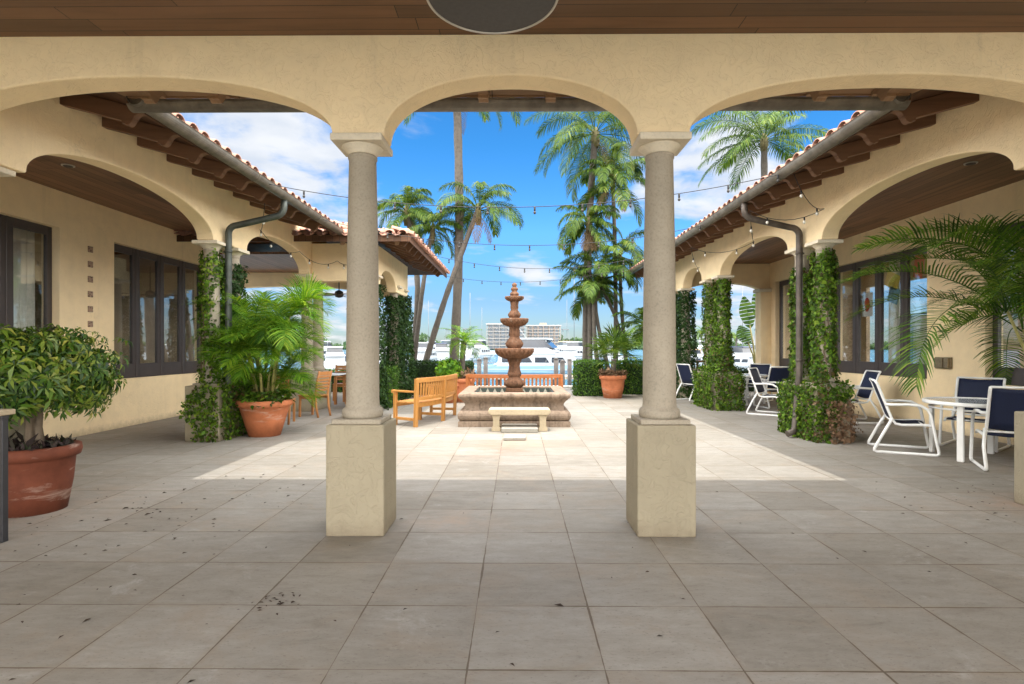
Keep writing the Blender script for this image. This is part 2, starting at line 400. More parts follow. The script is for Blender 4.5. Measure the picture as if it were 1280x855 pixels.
    base = blot(-6.0, 9.6, 1.0, 1.5, (.22, .17, .13), .6, base)
    edge = mth(N, L, 'MINIMUM', mth(N, L, 'MINIMUM', fu, mth(N, L, 'SUBTRACT', 1.0, fu)), mth(N, L, 'MINIMUM', fv, mth(N, L, 'SUBTRACT', 1.0, fv)))
    wj = mth(N, L, 'ADD', 0.002, mth(N, L, 'MULTIPLY', ramp(N, L, nz(N, L, 1.9, 4, .6, p), [(.40, 0.0), (.70, 1.0)]), 0.011))
    joint = mth(N, L, 'LESS_THAN', edge, wj)
    grime = mth(N, L, 'MULTIPLY', mth(N, L, 'SUBTRACT', 1.0, mth(N, L, 'SMOOTH_MIN', mth(N, L, 'MULTIPLY', edge, 16.0), 1.0, 0.1)), mth(N, L, 'MULTIPLY', ramp(N, L, nz(N, L, 3.1, 5, .7, p), [(.4, 0.0), (.7, 1.0)]), .5))
    base = mix(N, L, grime, base, (.24, .19, .14))
    base = mix(N, L, mth(N, L, 'MULTIPLY', joint, .9), base, (.10, .075, .05))
    L.new(base, P.inputs['Base Color'])
    L.new(ramp(N, L, cloud, [(.3, .72), (.7, .58)]), P.inputs['Roughness']); P.inputs['Specular IOR Level'].default_value = 0.3
    h = mth(N, L, 'SUBTRACT', mth(N, L, 'MULTIPLY', cloud, .3), mth(N, L, 'ADD', mth(N, L, 'MULTIPLY', joint, .9), mth(N, L, 'MULTIPLY', pits, .4)))
    bump(N, L, P, h, 0.3, 0.004)
    return m
def glassmat(name, tint=(.92, .94, .94), refl=0.08):
    m, nt, N, L, P = mat(name); N.remove(P)
    g = N.new('ShaderNodeBsdfGlossy'); g.inputs['Roughness'].default_value = 0.0; g.inputs['Color'].default_value = (.92, .95, .96, 1)
    t = N.new('ShaderNodeBsdfTransparent'); t.inputs['Color'].default_value = (*tint, 1)
    lw = N.new('ShaderNodeLayerWeight'); lw.inputs[0].default_value = 0.5
    fac = mth(N, L, 'ADD', mth(N, L, 'MULTIPLY', mth(N, L, 'POWER', lw.outputs['Facing'], 2.0), .45), refl)
    mx = N.new('ShaderNodeMixShader'); L.new(fac, mx.inputs[0]); L.new(t.outputs[0], mx.inputs[1]); L.new(g.outputs[0], mx.inputs[2])
    L.new(mx.outputs[0], N['Material Output'].inputs['Surface'])
    return m
def terracotta(name, col=(.50, .17, .075)):
    m, nt, N, L, P = mat(name); p = pos(N)
    mp = N.new('ShaderNodeMapping'); mp.inputs['Scale'].default_value = (2, 2, 9); L.new(p, mp.inputs[0])
    a = nz(N, L, 1.2, 6, .65, mp.outputs[0], .5); b = nz(N, L, 6, 5, .6, p)
    c = ramp(N, L, b, [(.3, c3(col, .72)), (.55, col), (.75, c3(col, 1.15))])
    salt = ramp(N, L, a, [(.56, 0.0), (.70, .5)])
    c = mix(N, L, salt, c, (.58, .46, .38))
    L.new(c, P.inputs['Base Color']); P.inputs['Roughness'].default_value = .75; P.inputs['Specular IOR Level'].default_value = .25
    bump(N, L, P, b, .2, .005); return m
def watermat(name):
    m, nt, N, L, P = mat(name); p = pos(N)
    P.inputs['Base Color'].default_value = (.045, .13, .19, 1); P.inputs['Roughness'].default_value = .12; P.inputs['IOR'].default_value = 1.33
    mp = N.new('ShaderNodeMapping'); mp.inputs['Scale'].default_value = (.5, 1.6, 1); L.new(p, mp.inputs[0])
    bump(N, L, P, nz(N, L, 1.6, 6, .65, mp.outputs[0]), .6, .12); return m

M = dict(
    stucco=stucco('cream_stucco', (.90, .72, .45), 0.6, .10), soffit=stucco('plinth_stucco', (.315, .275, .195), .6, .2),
    column=stone('cast_stone_column', (.36, .315, .245), .34, 60), cap=stone('limestone', (.70, .62, .48), .2, 40),
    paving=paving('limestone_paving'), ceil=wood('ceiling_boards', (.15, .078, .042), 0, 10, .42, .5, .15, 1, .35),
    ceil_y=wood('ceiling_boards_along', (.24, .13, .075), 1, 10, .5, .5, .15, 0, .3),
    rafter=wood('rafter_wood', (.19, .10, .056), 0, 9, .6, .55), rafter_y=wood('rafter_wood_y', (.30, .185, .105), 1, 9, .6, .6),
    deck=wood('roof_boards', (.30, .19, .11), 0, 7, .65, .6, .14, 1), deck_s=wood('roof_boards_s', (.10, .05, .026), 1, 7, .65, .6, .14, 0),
    tile=stone('clay_roof_tile', (.41, .225, .165), .55, 7, .8, .2), gutter=plain('weathered_gutter', (.17, .15, .12), .5, .45, .35, 6),
    downspout=plain('patina_downspout', (.075, .085, .075), .45, .4, .3, 6), pipe_brown=plain('weathered_pipe', (.095, .078, .064), .5, .4, .35, 6),
    frame=plain('dark_window_frame', (.062, .05, .047), .4, 0, .1, 6), glass=glassmat('window_glass'),
    room=plain('room_wall', (.34, .25, .16), .8, 0, .2, 2), roomfloor=plain('room_floor', (.12, .07, .04), .5, 0, .2, 2),
    terracotta=terracotta('terracotta'), terra_dark=terracotta('old_terracotta', (.155, .046, .024)),
    soil=plain('soil', (.035, .025, .018), .95, 0, .4, 30), trunk=stone('palm_trunk', (.10, .086, .072), .6, 11, .9, .6),
    trunk_tan=stone('pale_trunk', (.20, .155, .11), .4, 18, .9, .5), cane_dark=plain('crownshaft_fibre', (.11, .095, .04), .8, 0, .4, 12), cane=plain('green_cane', (.30, .27, .09), .5, 0, .3, 9),
    palm=leafmat('palm_leaf', [(.012, .03, .005), (.038, .08, .010), (.08, .14, .018), (.18, .20, .04)], .3),
    palm_bright=leafmat('areca_leaf', [(.03, .09, .008), (.08, .20, .015), (.16, .30, .02), (.32, .38, .04)], .38),
    palm_dark=leafmat('dark_areca_leaf', [(.018, .05, .006), (.05, .115, .011), (.10, .19, .016), (.22, .28, .035)], .32),
    palm_dry=leafmat('dry_leaf', [(.09, .055, .03), (.15, .10, .05)], .2),
    ivy=leafmat('ivy_leaf', [(.15, .085, .04), (.025, .055, .008), (.05, .105, .010), (.085, .17, .014), (.15, .25, .02), (.28, .33, .05)], .28),
    ivy_dark=leafmat('dark_ivy_leaf', [(.008, .022, .005), (.02, .05, .009), (.04, .085, .014)], .2),
    ivy_stem=stone('ivy_stem', (.16, .11, .075), .4, 30, .9, .5), ivy_brown=leafmat('dry_ivy', [(.10, .055, .03), (.20, .12, .07), (.26, .18, .11)], .1),
    hedge=leafmat('hedge_leaf', [(.014, .04, .006), (.04, .10, .012), (.075, .16, .018), (.15, .23, .03)], .25),
    schef=leafmat('umbrella_tree_leaf', [(.008, .028, .006), (.028, .075, .010), (.07, .15, .012), (.18, .25, .03), (.46, .42, .09)], .28, .4, .35),
    purple=leafmat('purple_leaf', [(.02, .018, .014), (.05, .03, .03), (.04, .055, .025)], .15),
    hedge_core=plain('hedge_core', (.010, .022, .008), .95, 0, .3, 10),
    teak=wood('varnished_teak', (.48, .225, .06), 0, 16, .4, .7, gloss=.4), teak_z=wood('varnished_teak_z', (.48, .225, .06), 2, 16, .4, .7, gloss=.4),
    teak_red=wood('red_teak', (.42, .145, .05), 0, 16, .45, .65), teak_chair=wood('chair_teak', (.40, .175, .06), 2, 16, .45, .6),
    cantera=stone('pink_cantera_stone', (.255, .19, .14), .6, 20, .9, .9, .65), fount=stone('rust_fountain_stone', (.185, .094, .054), .7, 17, .9, 1.0, .8),
    benchstone=stone('buff_stone', (.45, .37, .25), .25, 30), grey_slab=stone('grey_slab', (.33, .31, .27), .3, 30),
    white=plain('white_aluminium', (.78, .78, .76), .35, 0, .04, 5), sling=plain('navy_sling', (.010, .016, .045), .65, 0, .2, 90, .3, .4),
    tabletop=plain('frosted_glass_top', (.42, .45, .47), .12, 0, .06, 5, .6), lamp=plain('dark_lamp_metal', (.055, .05, .045), .5, .3, .15, 40),
    lamp_rim=plain('lamp_rim', (.50, .46, .40), .35, .3, .1, 9), wire=plain('black_cable', (.01, .01, .011), .5, 0, .1, 4), bulb=plain('frosted_bulb', (.75, .72, .65), .2, 0, .03, 4),
    black_metal=plain('dark_metal_post', (.05, .05, .055), .4, .5, .15, 6), box=plain('bronze_outlet', (.23, .18, .11), .4, .6, .2, 20),
    tile_orn=None, water=watermat('marina_water'), pool=plain('basin_water', (.05, .065, .05), .08, 0, .2, 3, .6),
    gel=plain('white_gelcoat', (.36, .375, .39), .25, 0, .03, 2, .5), hullblue=plain('hull_pale_blue', (.22, .33, .43), .25, 0, .04, 2, .5),
    boatglass=plain('boat_window', (.02, .025, .035), .08, 0, .2, 2, .8), hulldark=plain('dark_hull', (.03, .04, .07), .3, 0, .1, 2), canvas=plain('boat_canvas', (.05, .06, .10), .8, 0, .1, 4),
    tancanvas=plain('tan_canvas', (.60, .42, .26), .8, 0, .1, 4), steel=plain('rigging', (.14, .145, .15), .4, .3, .1, 3),
    piling=plain('grey_piling', (.075, .065, .06), .85, 0, .3, 4), dock=wood('dock_planks', (.36, .31, .25), 1, 6, .8, .6, .2, 0), condo=plain('condo_wall', (.27, .215, .18), .8, 0, .08, .2),
    condo2=plain('condo_wall_grey', (.20, .19, .185), .8, 0, .08, .2), condo_slab=plain('condo_slab', (.34, .315, .29), .7, 0, .05, .2), condo_glass=plain('condo_glass', (.07, .09, .11), .2, 0, .2, .3, .6),
    farwood=leafmat('far_wood_leaf', [(.02, .05, .02), (.045, .085, .03), (.07, .11, .045)], .1), concrete=stone('seawall_concrete', (.42, .40, .36), .3, 12),
    curtain=plain('sheer_curtain', (.78, .75, .68), .9, 0, .08, 3), cloth_blue=plain('blue_cloth', (.16, .28, .42), .9, 0, .15, 20), cloth_black=plain('black_cloth', (.015, .015, .02), .9, 0, .2, 20),
    cloth_white=plain('white_cloth', (.72, .70, .68), .9, 0, .08, 20), cloth_red=plain('red_cloth', (.55, .05, .03), .9, 0, .1, 20), cloth_yellow=plain('yellow_cloth', (.62, .48, .08), .9, 0, .1, 20),
    rock=stone('limestone_rubble', (.30, .26, .20), .5, 10, .9, .8), bin=wood('brown_slats', (.20, .085, .038), 2, 14, .55, .6), litter=leafmat('litter', [(.03, .018, .012), (.07, .04, .025)], .05),
)

# ------------------------------------------------------------------ setting
def setting(name, mb, m, kind='structure'):
    return tag(mb.build(name, m), kind=kind)
b = MB(); b.box(-18, 18, -14, 19.4, -1.6, 0.0); setting('courtyard_paving', b, M['paving'])
b = MB(); b.box(-60, 60, 19.4, 20.0, -1.6, 0.06); setting('seawall', b, M['concrete'])
b = MB(); b.add([(-4000, -4000, -.85), (4000, -4000, -.85), (4000, 5000, -.85), (-4000, 5000, -.85)], [(0, 1, 2, 3)]); setting('water', b, M['water'])
b = MB(); b.box(-1500, 1500, 520, 900, -2, .4); setting('far_shore', b, M['hedge_core'])

# ------------------------------------------------------------------ architecture
ZS, ZC = 3.05, 3.82          # springing line, ceiling
def arch_wall(mb, axis, t0, t1, s0, s1, ztop, arches, n=40, zb=ZS):
    """wall running along `axis` between s0 and s1, between t0 and t1 across; arches = (a, b, spring, rise)"""
    S_ = [(s0, zb)]
    for (a, b_, zs, rise) in sorted(arches):
        S_.append((a, zb if zs >= zb else zb))
        for k in range(n + 1):
            th = math.pi * (1 - k / n)
            u = math.cos(th); w = (max(0, 1 - abs(u) ** 2.1)) ** (1 / 2.1)
            S_.append(((a + b_) / 2 + (b_ - a) / 2 * u, zs + rise * w))
        S_.append((b_, zb))
    S_.append((s1, zb))
    out = [S_[0]]
    for q in S_[1:]:
        if abs(q[0] - out[-1][0]) > 1e-6 or abs(q[1] - out[-1][1]) > 1e-6: out.append(q)
    P = lambda s, t, z: (s, t, z) if axis == 'x' else (t, s, z)
    vs = []; fs = []
    for (s, z) in out:
        vs += [P(s, t0, z), P(s, t1, z), P(s, t0, ztop), P(s, t1, ztop)]
    for i in range(len(out) - 1):
        a, c = i * 4, (i + 1) * 4
        if abs(out[i][0] - out[i + 1][0]) > 1e-6:
            fs += [(a, c, c + 2, a + 2), (a + 1, a + 3, c + 3, c + 1), (a + 2, c + 2, c + 3, a + 3)]
        fs.append((a, a + 1, c + 1, c))
    e = (len(out) - 1) * 4
    fs += [(0, 2, 3, 1), (e, e + 1, e + 3, e + 2)]
    mb.add(vs, fs)
COLP = [(.150, 0), (.158, .02), (.160, .045), (.150, .07), (.134, .078), (.130, .10), (.128, .13), (.126, .6), (.120, 1.3), (.106, 2.0), (.106, 2.02), (.113, 2.025), (.113, 2.045), (.106, 2.05)]
def column(parent, x, y, zp=.84, plinth=True, pw=.44, mat_s=None, label=None):
    """one round column: shaft with base and capital blocks; sub-parts capital and plinth"""
    m = MB()
    hs = ZS - .12 - (zp + .035)
    m.lathe([(r, z * hs / 2.05) for r, z in COLP], (x, y, zp + .035), 32)
    o = m.build('column', mat_s or M['column'], parent)
    if label: o['label'] = label
    c = MB(); z1 = ZS - .12
    c.lathe([(.107, 0), (.111, .008), (.130, .03), (.158, .055), (.168, .064)], (x, y, z1), 32)
    c.box(x - .196, x + .196, y - .196, y + .196, z1 + .064, ZS - .002)
    c.build('capital', M['cap'], o, .006)
    p = MB(); p.box(x - .187, x + .187, y - .187, y + .187, zp, zp + .037)
    p.build('base_slab', M['column'], o, .005)
    if plinth:
        p = MB(); p.box(x - pw / 2, x + pw / 2, y - pw / 2, y + pw / 2, 0, zp)
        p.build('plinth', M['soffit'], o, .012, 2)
    return o
SL = .27                      # roof slope
def rafter(mb, c, inward, along, z0, z_in, length=1.0, w=.075, dep=.17):
    """rafter with a scalloped tail. c = eave point on plan, inward = direction to the wall, along = eave direction"""
    c = Vector((c[0], c[1], 0)); i = Vector((inward[0], inward[1], 0)); a = Vector((along[0], along[1], 0))
    prof = [(-.0, .0)]
    top = lambda u: z0 + SL * u
    pts = [(0, top(0)), (0, top(0) - .035)]
    for k in range(7):         # concave bite then convex toe
        th = math.pi / 2 * k / 6
        pts.append((.03 + .075 * math.sin(th), top(.0) - .035 - .065 * (1 - math.cos(th))))
    for k in range(1, 7):
        th = math.pi / 2 * k / 6
        pts.append((.115 + .07 * (1 - math.cos(th)) * .9, top(.1) - .105 - .075 * math.sin(th)))
    u0 = .20; pts.append((u0, top(u0) - dep - .02)); pts.append((u0 + .03, top(u0) - dep - .02)); pts.append((u0 + .03, top(u0) - dep + .012))
    pts.append((length, top(length) - dep)); pts.append((length, top(length)))
    poly = [c + i * u + Vector((0, 0, z)) - a * w / 2 for (u, z) in pts]
    mb.prism(poly, a * w)
def barrel_eave(parent, p0, p1, inward, z0, length, trim0=0, trim1=0, pitch=.25, name='roof_tiles'):
    """barrel tiles laid up the slope from an eave p0-p1; trim = slope of the mitre at each end (+1 hip, -1 valley)"""
    p0 = Vector((p0[0], p0[1], 0)); p1 = Vector((p1[0], p1[1], 0)); i = Vector((inward[0], inward[1], 0)).normalized()
    a = (p1 - p0); Lx = a.length; a.normalize()
    n = int(Lx / pitch); parts = []
    rg = np.random.default_rng(int(abs(p0.x * 100 + p0.y * 10)) + 3)
    for k in range(n):
        s = (k + .5) * Lx / n
        mx = length
        if trim0 > 0: mx = min(mx, s)
        if trim1 > 0: mx = min(mx, Lx - s)
        rows = max(1, int(mx / .42))
        for cover in (0, 1):
            off = s + (pitch / 2 if cover == 0 else 0)
            if off > Lx - .03: continue
            for r_ in range(min(rows, 7)):
                u0 = -.10 + r_ * .40 + rg.normal(0, .008); u1 = u0 + .46
                r0, r1 = (.098, .080) if cover else (.085, .1)
                zb = z0 + SL * (u0) + .045 + (.03 if cover else .055); zt = z0 + SL * u1 + .03 + (.03 if cover else .055) + (.0 if cover else 0)
                sg = 9; V = []
                sw = rg.normal(0, .006)
                for (u, r, z) in ((u0, r0, zb), (u1, r1, zt)):
                    for th_r in (0, -.014):
                        for q in range(sg):
                            th = math.pi * q / (sg - 1)
                            h = math.sin(th) * (r + th_r) * (1 if cover else -1) * .8
                            pp = p0 + a * (off + sw + math.cos(th) * (r + th_r)) + i * u
                            V.append((pp.x, pp.y, z + h))
                Q = []
                for q in range(sg - 1):
                    Q += [(q, q + 1, 2 * sg + q + 1, 2 * sg + q), (sg + q, 3 * sg + q, 3 * sg + q + 1, sg + q + 1), (q, sg + q, sg + q + 1, q + 1)]
                parts.append((np.array(V), np.array(Q)))
    V, Q = cat_quads(parts)
    return quads(name, V, Q, M['tile'], parent, smooth=False)
def gutter(parent, p0, p1, out, z, r=.075):
    """half-round gutter on an eave: a trough with rolled lip"""
    p0, p1 = Vector((*p0, z)), Vector((*p1, z)); o = Vector((out[0], out[1], 0))
    m = MB(); prof = []
    for k in range(13):
        th = math.pi + math.pi * k / 12
        prof.append((math.cos(th) * r, math.sin(th) * r))
    prof += [(r + .008, .012), (r - .008, .012)]
    for k in range(12, -1, -1):
        th = math.pi + math.pi * k / 12
        prof.append((math.cos(th) * (r - .008), math.sin(th) * (r - .008)))
    poly = [p0 + o * x + Vector((0, 0, y)) for x, y in prof]
    m.prism(poly, p1 - p0)
    L_ = (p1 - p0).length; d = (p1 - p0).normalized()
    for q in range(1, int(L_ / 2.4) + 1):      # seam collars
        c = p0 + d * q * 2.4
        poly = [c + o * math.cos(math.pi + math.pi * k / 12) * (r + .006) + Vector((0, 0, math.sin(math.pi + math.pi * k / 12) * (r + .006))) for k in range(13)]
        m.prism(poly, d * .05)
    return m.build('gutter', M['gutter'], parent)
def wall_openings(mb, axis, t0, t1, s0, s1, z0, z1, ops):
    ss = sorted({s0, s1} | {v for o in ops for v in o[:2]})
    B = lambda a, b_, za, zb: mb.box(a, b_, t0, t1, za, zb) if axis == 'x' else mb.box(t0, t1, a, b_, za, zb)
    for a, b_ in zip(ss, ss[1:]):
        o = [q for q in ops if q[0] <= a + 1e-6 and q[1] >= b_ - 1e-6]
        if o: B(a, b_, z0, o[0][2]) if o[0][2] > z0 + 1e-6 else None; B(a, b_, o[0][3], z1)
        else: B(a, b_, z0, z1)
def window(parent, x, y0, y1, z0, z1, side, rail=.13, bot=.26):
    """one glazed panel in a wall whose face looks along -side in x"""
    d = .06
    m = MB(); x0, x1 = x - d / 2, x + d / 2
    m.box(x0, x1, y0 + .004, y0 + .10, z0, z1); m.box(x0, x1, y1 - .10, y1 - .004, z0, z1)
    m.box(x0, x1, y0 + .10, y1 - .10, z0, z0 + bot); m.box(x0, x1, y0 + .10, y1 - .10, z1 - rail, z1)
    m.box(x0 - .012, x0 + .004, y0 - .022, y0 + .022, z0, z1) if side > 0 else m.box(x1 - .004, x1 + .012, y0 - .022, y0 + .022, z0, z1)
    w = m.build('window', M['frame'], parent, .006)
    g = MB(); g.box(x - .004, x + .004, y0 + .095, y1 - .095, z0 + bot - .005, z1 - rail + .005)
    g.build('pane', M['glass'], w)
    return w
EX, EY, EZ = 3.70, 5.28, 3.80           # eave lines and height
WX = 4.58                               # face of the side arcades

# --- entrance arcade (the three arches in front of the camera)
ent = thing('entrance_arcade', 'cream stucco front arcade of three arches on two stone columns under dark board ceiling', 'arcade', (0, 4.4, 0))
m = MB(); arch_wall(m, 'x', 4.28, 4.53, -8.0, 8.0, 4.05, [(-4.56, -1.415, ZS, .46), (-1.015, .925, ZS, .46), (1.325, 4.56, ZS, .46)])
m.build('wall', M['stucco'], ent, .014, 2)
for x in (-1.215, 1.125): column(ent, x, 4.405)
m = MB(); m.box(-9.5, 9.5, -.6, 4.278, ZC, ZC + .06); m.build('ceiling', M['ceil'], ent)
m = MB(); RD = 3.2
for dz in (0, .03):
    m.add([(-EX, EY, EZ + dz), (EX, EY, EZ + dz), (EX + RD, EY - RD, EZ + RD * SL + dz), (-EX - RD, EY - RD, EZ + RD * SL + dz)], [(0, 1, 2, 3)])
    m.add([(-EX - RD - 4, EY - RD, EZ + RD * SL + dz), (EX + RD + 4, EY - RD, EZ + RD * SL + dz), (EX + RD + 4, EY - 2 * RD, EZ + dz), (-EX - RD - 4, EY - 2 * RD, EZ + dz)], [(0, 1, 2, 3)])
m.box(-EX, EX, EY - .012, EY + .004, EZ - .012, EZ + .03)
rf = m.build('roof', M['deck'], ent)
barrel_eave(rf, (-EX, EY), (EX, EY), (0, -1), EZ, 3.0, name='roof_tiles')
xs = np.arange(-3.35 - .61 * 2, 4.7, .61)
for x in xs:
    k = max(0, abs(x) - EX)
    m = MB(); rafter(m, (x, EY - .03 - k), (0, -1), (1, 0), EZ - .004 + SL * (.03 + k), 0, 1.0 - k if k < .7 else .3, .09)
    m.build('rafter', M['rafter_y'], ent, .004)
gutter(ent, (-EX - .02, EY + .095), (EX + .02, EY + .095), (0, 1), EZ - .012, .09)
for s in (-1, 1):          # corner piers shared with the side arcades
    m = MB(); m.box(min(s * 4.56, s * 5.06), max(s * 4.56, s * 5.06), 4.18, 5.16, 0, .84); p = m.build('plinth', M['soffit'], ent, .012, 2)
    for yy in (4.42, 4.92):
        column(ent, s * 4.81, yy, plinth=False)
# --- the two side wings
def side_building(s, root, piers, y_end, inner_x, wins, ceil_end, roof_end, rafter_y1, wall_end, end_arch):
    P = lambda x: s * x
    lo = lambda a, b_: (min(s * a, s * b_), max(s * a, s * b_))
    m = MB(); arches = []
    ys = [(4.2, 5.18)] + piers
    for (a, b_) in zip(ys, ys[1:]): arches.append((a[1] - .0, b_[0] + .0, ZS, .46 if b_[0] - a[1] > 2.4 else .42))
    t = lo(WX, WX + .25)
    arch_wall(m, 'y', t[0], t[1], 4.534, wall_end, 4.05, arches)
    m.build('wall', M['stucco'], root, .014, 2)
    for (a, b_) in piers:
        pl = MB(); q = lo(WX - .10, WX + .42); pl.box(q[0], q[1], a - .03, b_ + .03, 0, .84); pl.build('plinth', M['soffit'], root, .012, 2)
        for yy in (a + .20, b_ - .20): column(root, P(WX + .14), yy, plinth=False)
    # inner wall with window openings
    m = MB(); t = lo(inner_x, inner_x + .28)
    wall_openings(m, 'y', t[0], t[1], -3.0, ceil_end, 0, ZC, [(w[0], w[1], .86, 3.26) for w in wins])
    m.build('wall', M['stucco'], root)
    for (a, b_, n) in wins:
        st = (b_ - a) / n
        for k in range(n): window(root, P(inner_x + .14), a + k * st, a + (k + 1) * st, .86, 3.26, s)
    # loggia ceiling
    m = MB(); t = lo(WX + .252, inner_x + 3.4); m.box(t[0], t[1], 4.531, ceil_end, ZC, ZC + .05); m.build('ceiling', M['ceil_y'], root)
    # room behind the glass
    m = MB(); t = lo(inner_x + 2.6, inner_x + 2.7); wall_openings(m, 'y', t[0], t[1], -3, ceil_end, 0, ZC, [(-2.0, 8.2, .7, 3.1), (9.4, ceil_end - .5, .7, 3.1)] if s > 0 else [(3.0, 4.2, .9, 2.6), (10.1, 10.8, .9, 2.7), (11.5, 12.1, .9, 2.7)])
    t = lo(inner_x + .28, inner_x + 2.6); m.box(t[0], t[1], ceil_end - .1, ceil_end, 0, ZC - .001); m.box(t[0], t[1], -3, -2.9, 0, ZC - .001); m.box(t[0], t[1], 8.95, 9.05, 0, ZC - .001)
    m.build('room_wall', M['room'], root)
    m = MB(); m.box(t[0], t[1], -2.9, ceil_end - .1, 0.002, .02); m.build('room_floor', M['roomfloor'], root)
    # roof
    m = MB(); W = 9.0
    for dz, fl in ((0, 1), (.03, -1)):
        v = [(P(EX), EY, EZ + dz), (P(EX), roof_end, EZ + dz), (P(EX + W), roof_end, EZ + W * SL + dz), (P(EX + W), EY - 3.2, EZ + W * SL + dz), (P(EX + 3.2), EY - 3.2, EZ + 3.2 * SL + dz)]
        m.add(v, [(0, 1, 2, 3, 4)])
    t = lo(EX - .004, EX + .012); m.box(t[0], t[1], EY, roof_end, EZ - .05, EZ + .03)
    rf = m.build('roof', M['deck_s'], root)
    barrel_eave(rf, (P(EX), EY + .05), (P(EX), roof_end), (s, 0), EZ, 3.0)
    y = EY - .25
    while y < rafter_y1:
        k = max(0, EY - y)
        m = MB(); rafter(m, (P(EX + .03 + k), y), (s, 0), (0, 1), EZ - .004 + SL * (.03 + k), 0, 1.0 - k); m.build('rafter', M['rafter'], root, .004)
        y += .57
    gutter(root, (P(EX - .082), EY - .02), (P(EX - .082), roof_end), (-s, 0), EZ + .005, .082)
    return root
left = thing('arcaded_wing', 'cream arcaded wing with patchy ivy pier, ornament tiles and dark windows by the umbrella tree', 'building', (-6, 9, 0))
side_building(-1, left, [(8.40, 9.45), (12.35, 13.45)], 13.2, 7.0, [(5.45, 8.5, 4), (9.66, 12.56, 4)], 12.9, 11.6, 11.3, 13.45, False)
right = thing('arcaded_wing', 'cream arcaded wing with densely ivied piers, behind the white patio chairs', 'building', (6, 9, 0))
side_building(1, right, [(8.42, 9.47), (12.62, 13.85), (15.4, 17.0)], 17, 7.25, [(5.4, 8.7, 4), (9.92, 12.95, 4), (14.2, 15.7, 2)], 16.3, 18.4, 18.2, 17.0, True)
# right wing: far end of the loggia, end wall, hip
m = MB(); arch_wall(m, 'x', 16.05, 16.3, WX + .252, 7.25, ZC - .002, [(4.9, 7.0, 3.0, .26)], zb=3.0); m.build('wall', M['stucco'], right, .01)
m = MB(); m.box(6.95, 7.25, 15.95, 16.31, 0, 3.0); m.build('pilaster', M['stucco'], right, .01)
m = MB(); m.box(6.90, 7.25, 15.90, 16.36, 3.0, 3.09); m.build('impost', M['cap'], right, .008)
m = MB(); m.add([(EX, 18.4, EZ), (EX + 4.2, 18.4 - 4.2 + 0, EZ + 4.2 * SL), (EX + 8.4, 18.4, EZ)], [(0, 1, 2)])
m.box(EX, EX + 8.4, 18.395, 18.41, EZ - .08, EZ + .03); m.build('hip_end', M['tile'], right)

# --- pavilion with the pyramid roof that juts out beyond the left wing
PAX, PAY0, PAY1 = 2.2, 11.45, 17.6
pav = thing('patio_pavilion', 'open dining pavilion with red tiled hip roof and one tall dark ivied column', 'pavilion', (-5.2, 14.5, 0))
m = MB(); arch_wall(m, 'y', -3.38, -3.14, 12.45, 16.1, 3.75, [(12.85, 14.55, 2.86, .42)], zb=2.86); m.build('wall', M['stucco'], pav, .012)
m = MB(); arch_wall(m, 'x', 12.45, 12.69, -4.576, -3.382, 3.75, [], zb=2.90); m.build('wall', M['stucco'], pav, .012)
m = MB(); arch_wall(m, 'x', 15.86, 16.1, -9.5, -3.382, 3.75, [(-9.0, -4.2, 2.86, .3)], zb=2.86); m.build('wall', M['stucco'], pav, .012)
for (x, y) in ((-3.26, 14.85), (-3.26, 15.75), (-3.26, 12.62), (-4.55, 15.98), (-9.2, 15.98)):
    column(pav, x, y, .06, plinth=True, pw=.40)
m = MB(); m.box(-9.6, -3.385, 12.70, 15.855, 3.55, 3.6); m.build('ceiling', M['ceil_y'], pav)
apx, apy = -2.2 - (PAY1 - PAY0) / 2, (PAY0 + PAY1) / 2; hh = (PAY1 - PAY0) / 2 * SL * 1.25; PZ = 3.70
x0, x1 = -2.2 - (PAY1 - PAY0), -2.2
m = MB(); c4 = [(x1, PAY0, PZ), (x1, PAY1, PZ), (x0, PAY1, PZ), (x0, PAY0, PZ)]
for dz in (0, .03):
    v = [(p[0], p[1], p[2] + dz) for p in c4] + [(apx, apy, PZ + hh + dz)]
    m.add(v, [(0, 1, 4), (1, 2, 4), (2, 3, 4), (3, 0, 4)])
m.box(x1 - .015, x1 + .004, PAY0, PAY1, PZ - .10, PZ + .03); m.box(x0, x1, PAY0 - .004, PAY0 + .015, PZ - .10, PZ + .03)
rf = m.build('roof', M['deck_s'], pav)
SL_keep = SL; SL = hh / ((PAY1 - PAY0) / 2)
barrel_eave(rf, (x1, PAY0), (x1, PAY1), (-1, 0), PZ, 3.0, 1, 1)
barrel_eave(rf, (x0, PAY0), (x1, PAY0), (0, 1), PZ, 3.0, 1, 1)
y = PAY0 + .4
while y < PAY1 - .2:
    m = MB(); rafter(m, (x1 - .03, y), (-1, 0), (0, 1), PZ - .004 + SL * .03, 0, .95); m.build('rafter', M['rafter'], pav, .004); y += .57
for x in np.arange(-2.5, -4.0, -.57):
    m = MB(); rafter(m, (x, PAY0 + .03), (0, 1), (1, 0), PZ - .004 + SL * .03, 0, .95); m.build('rafter', M['rafter_y'], pav, .004)
SL = SL_keep
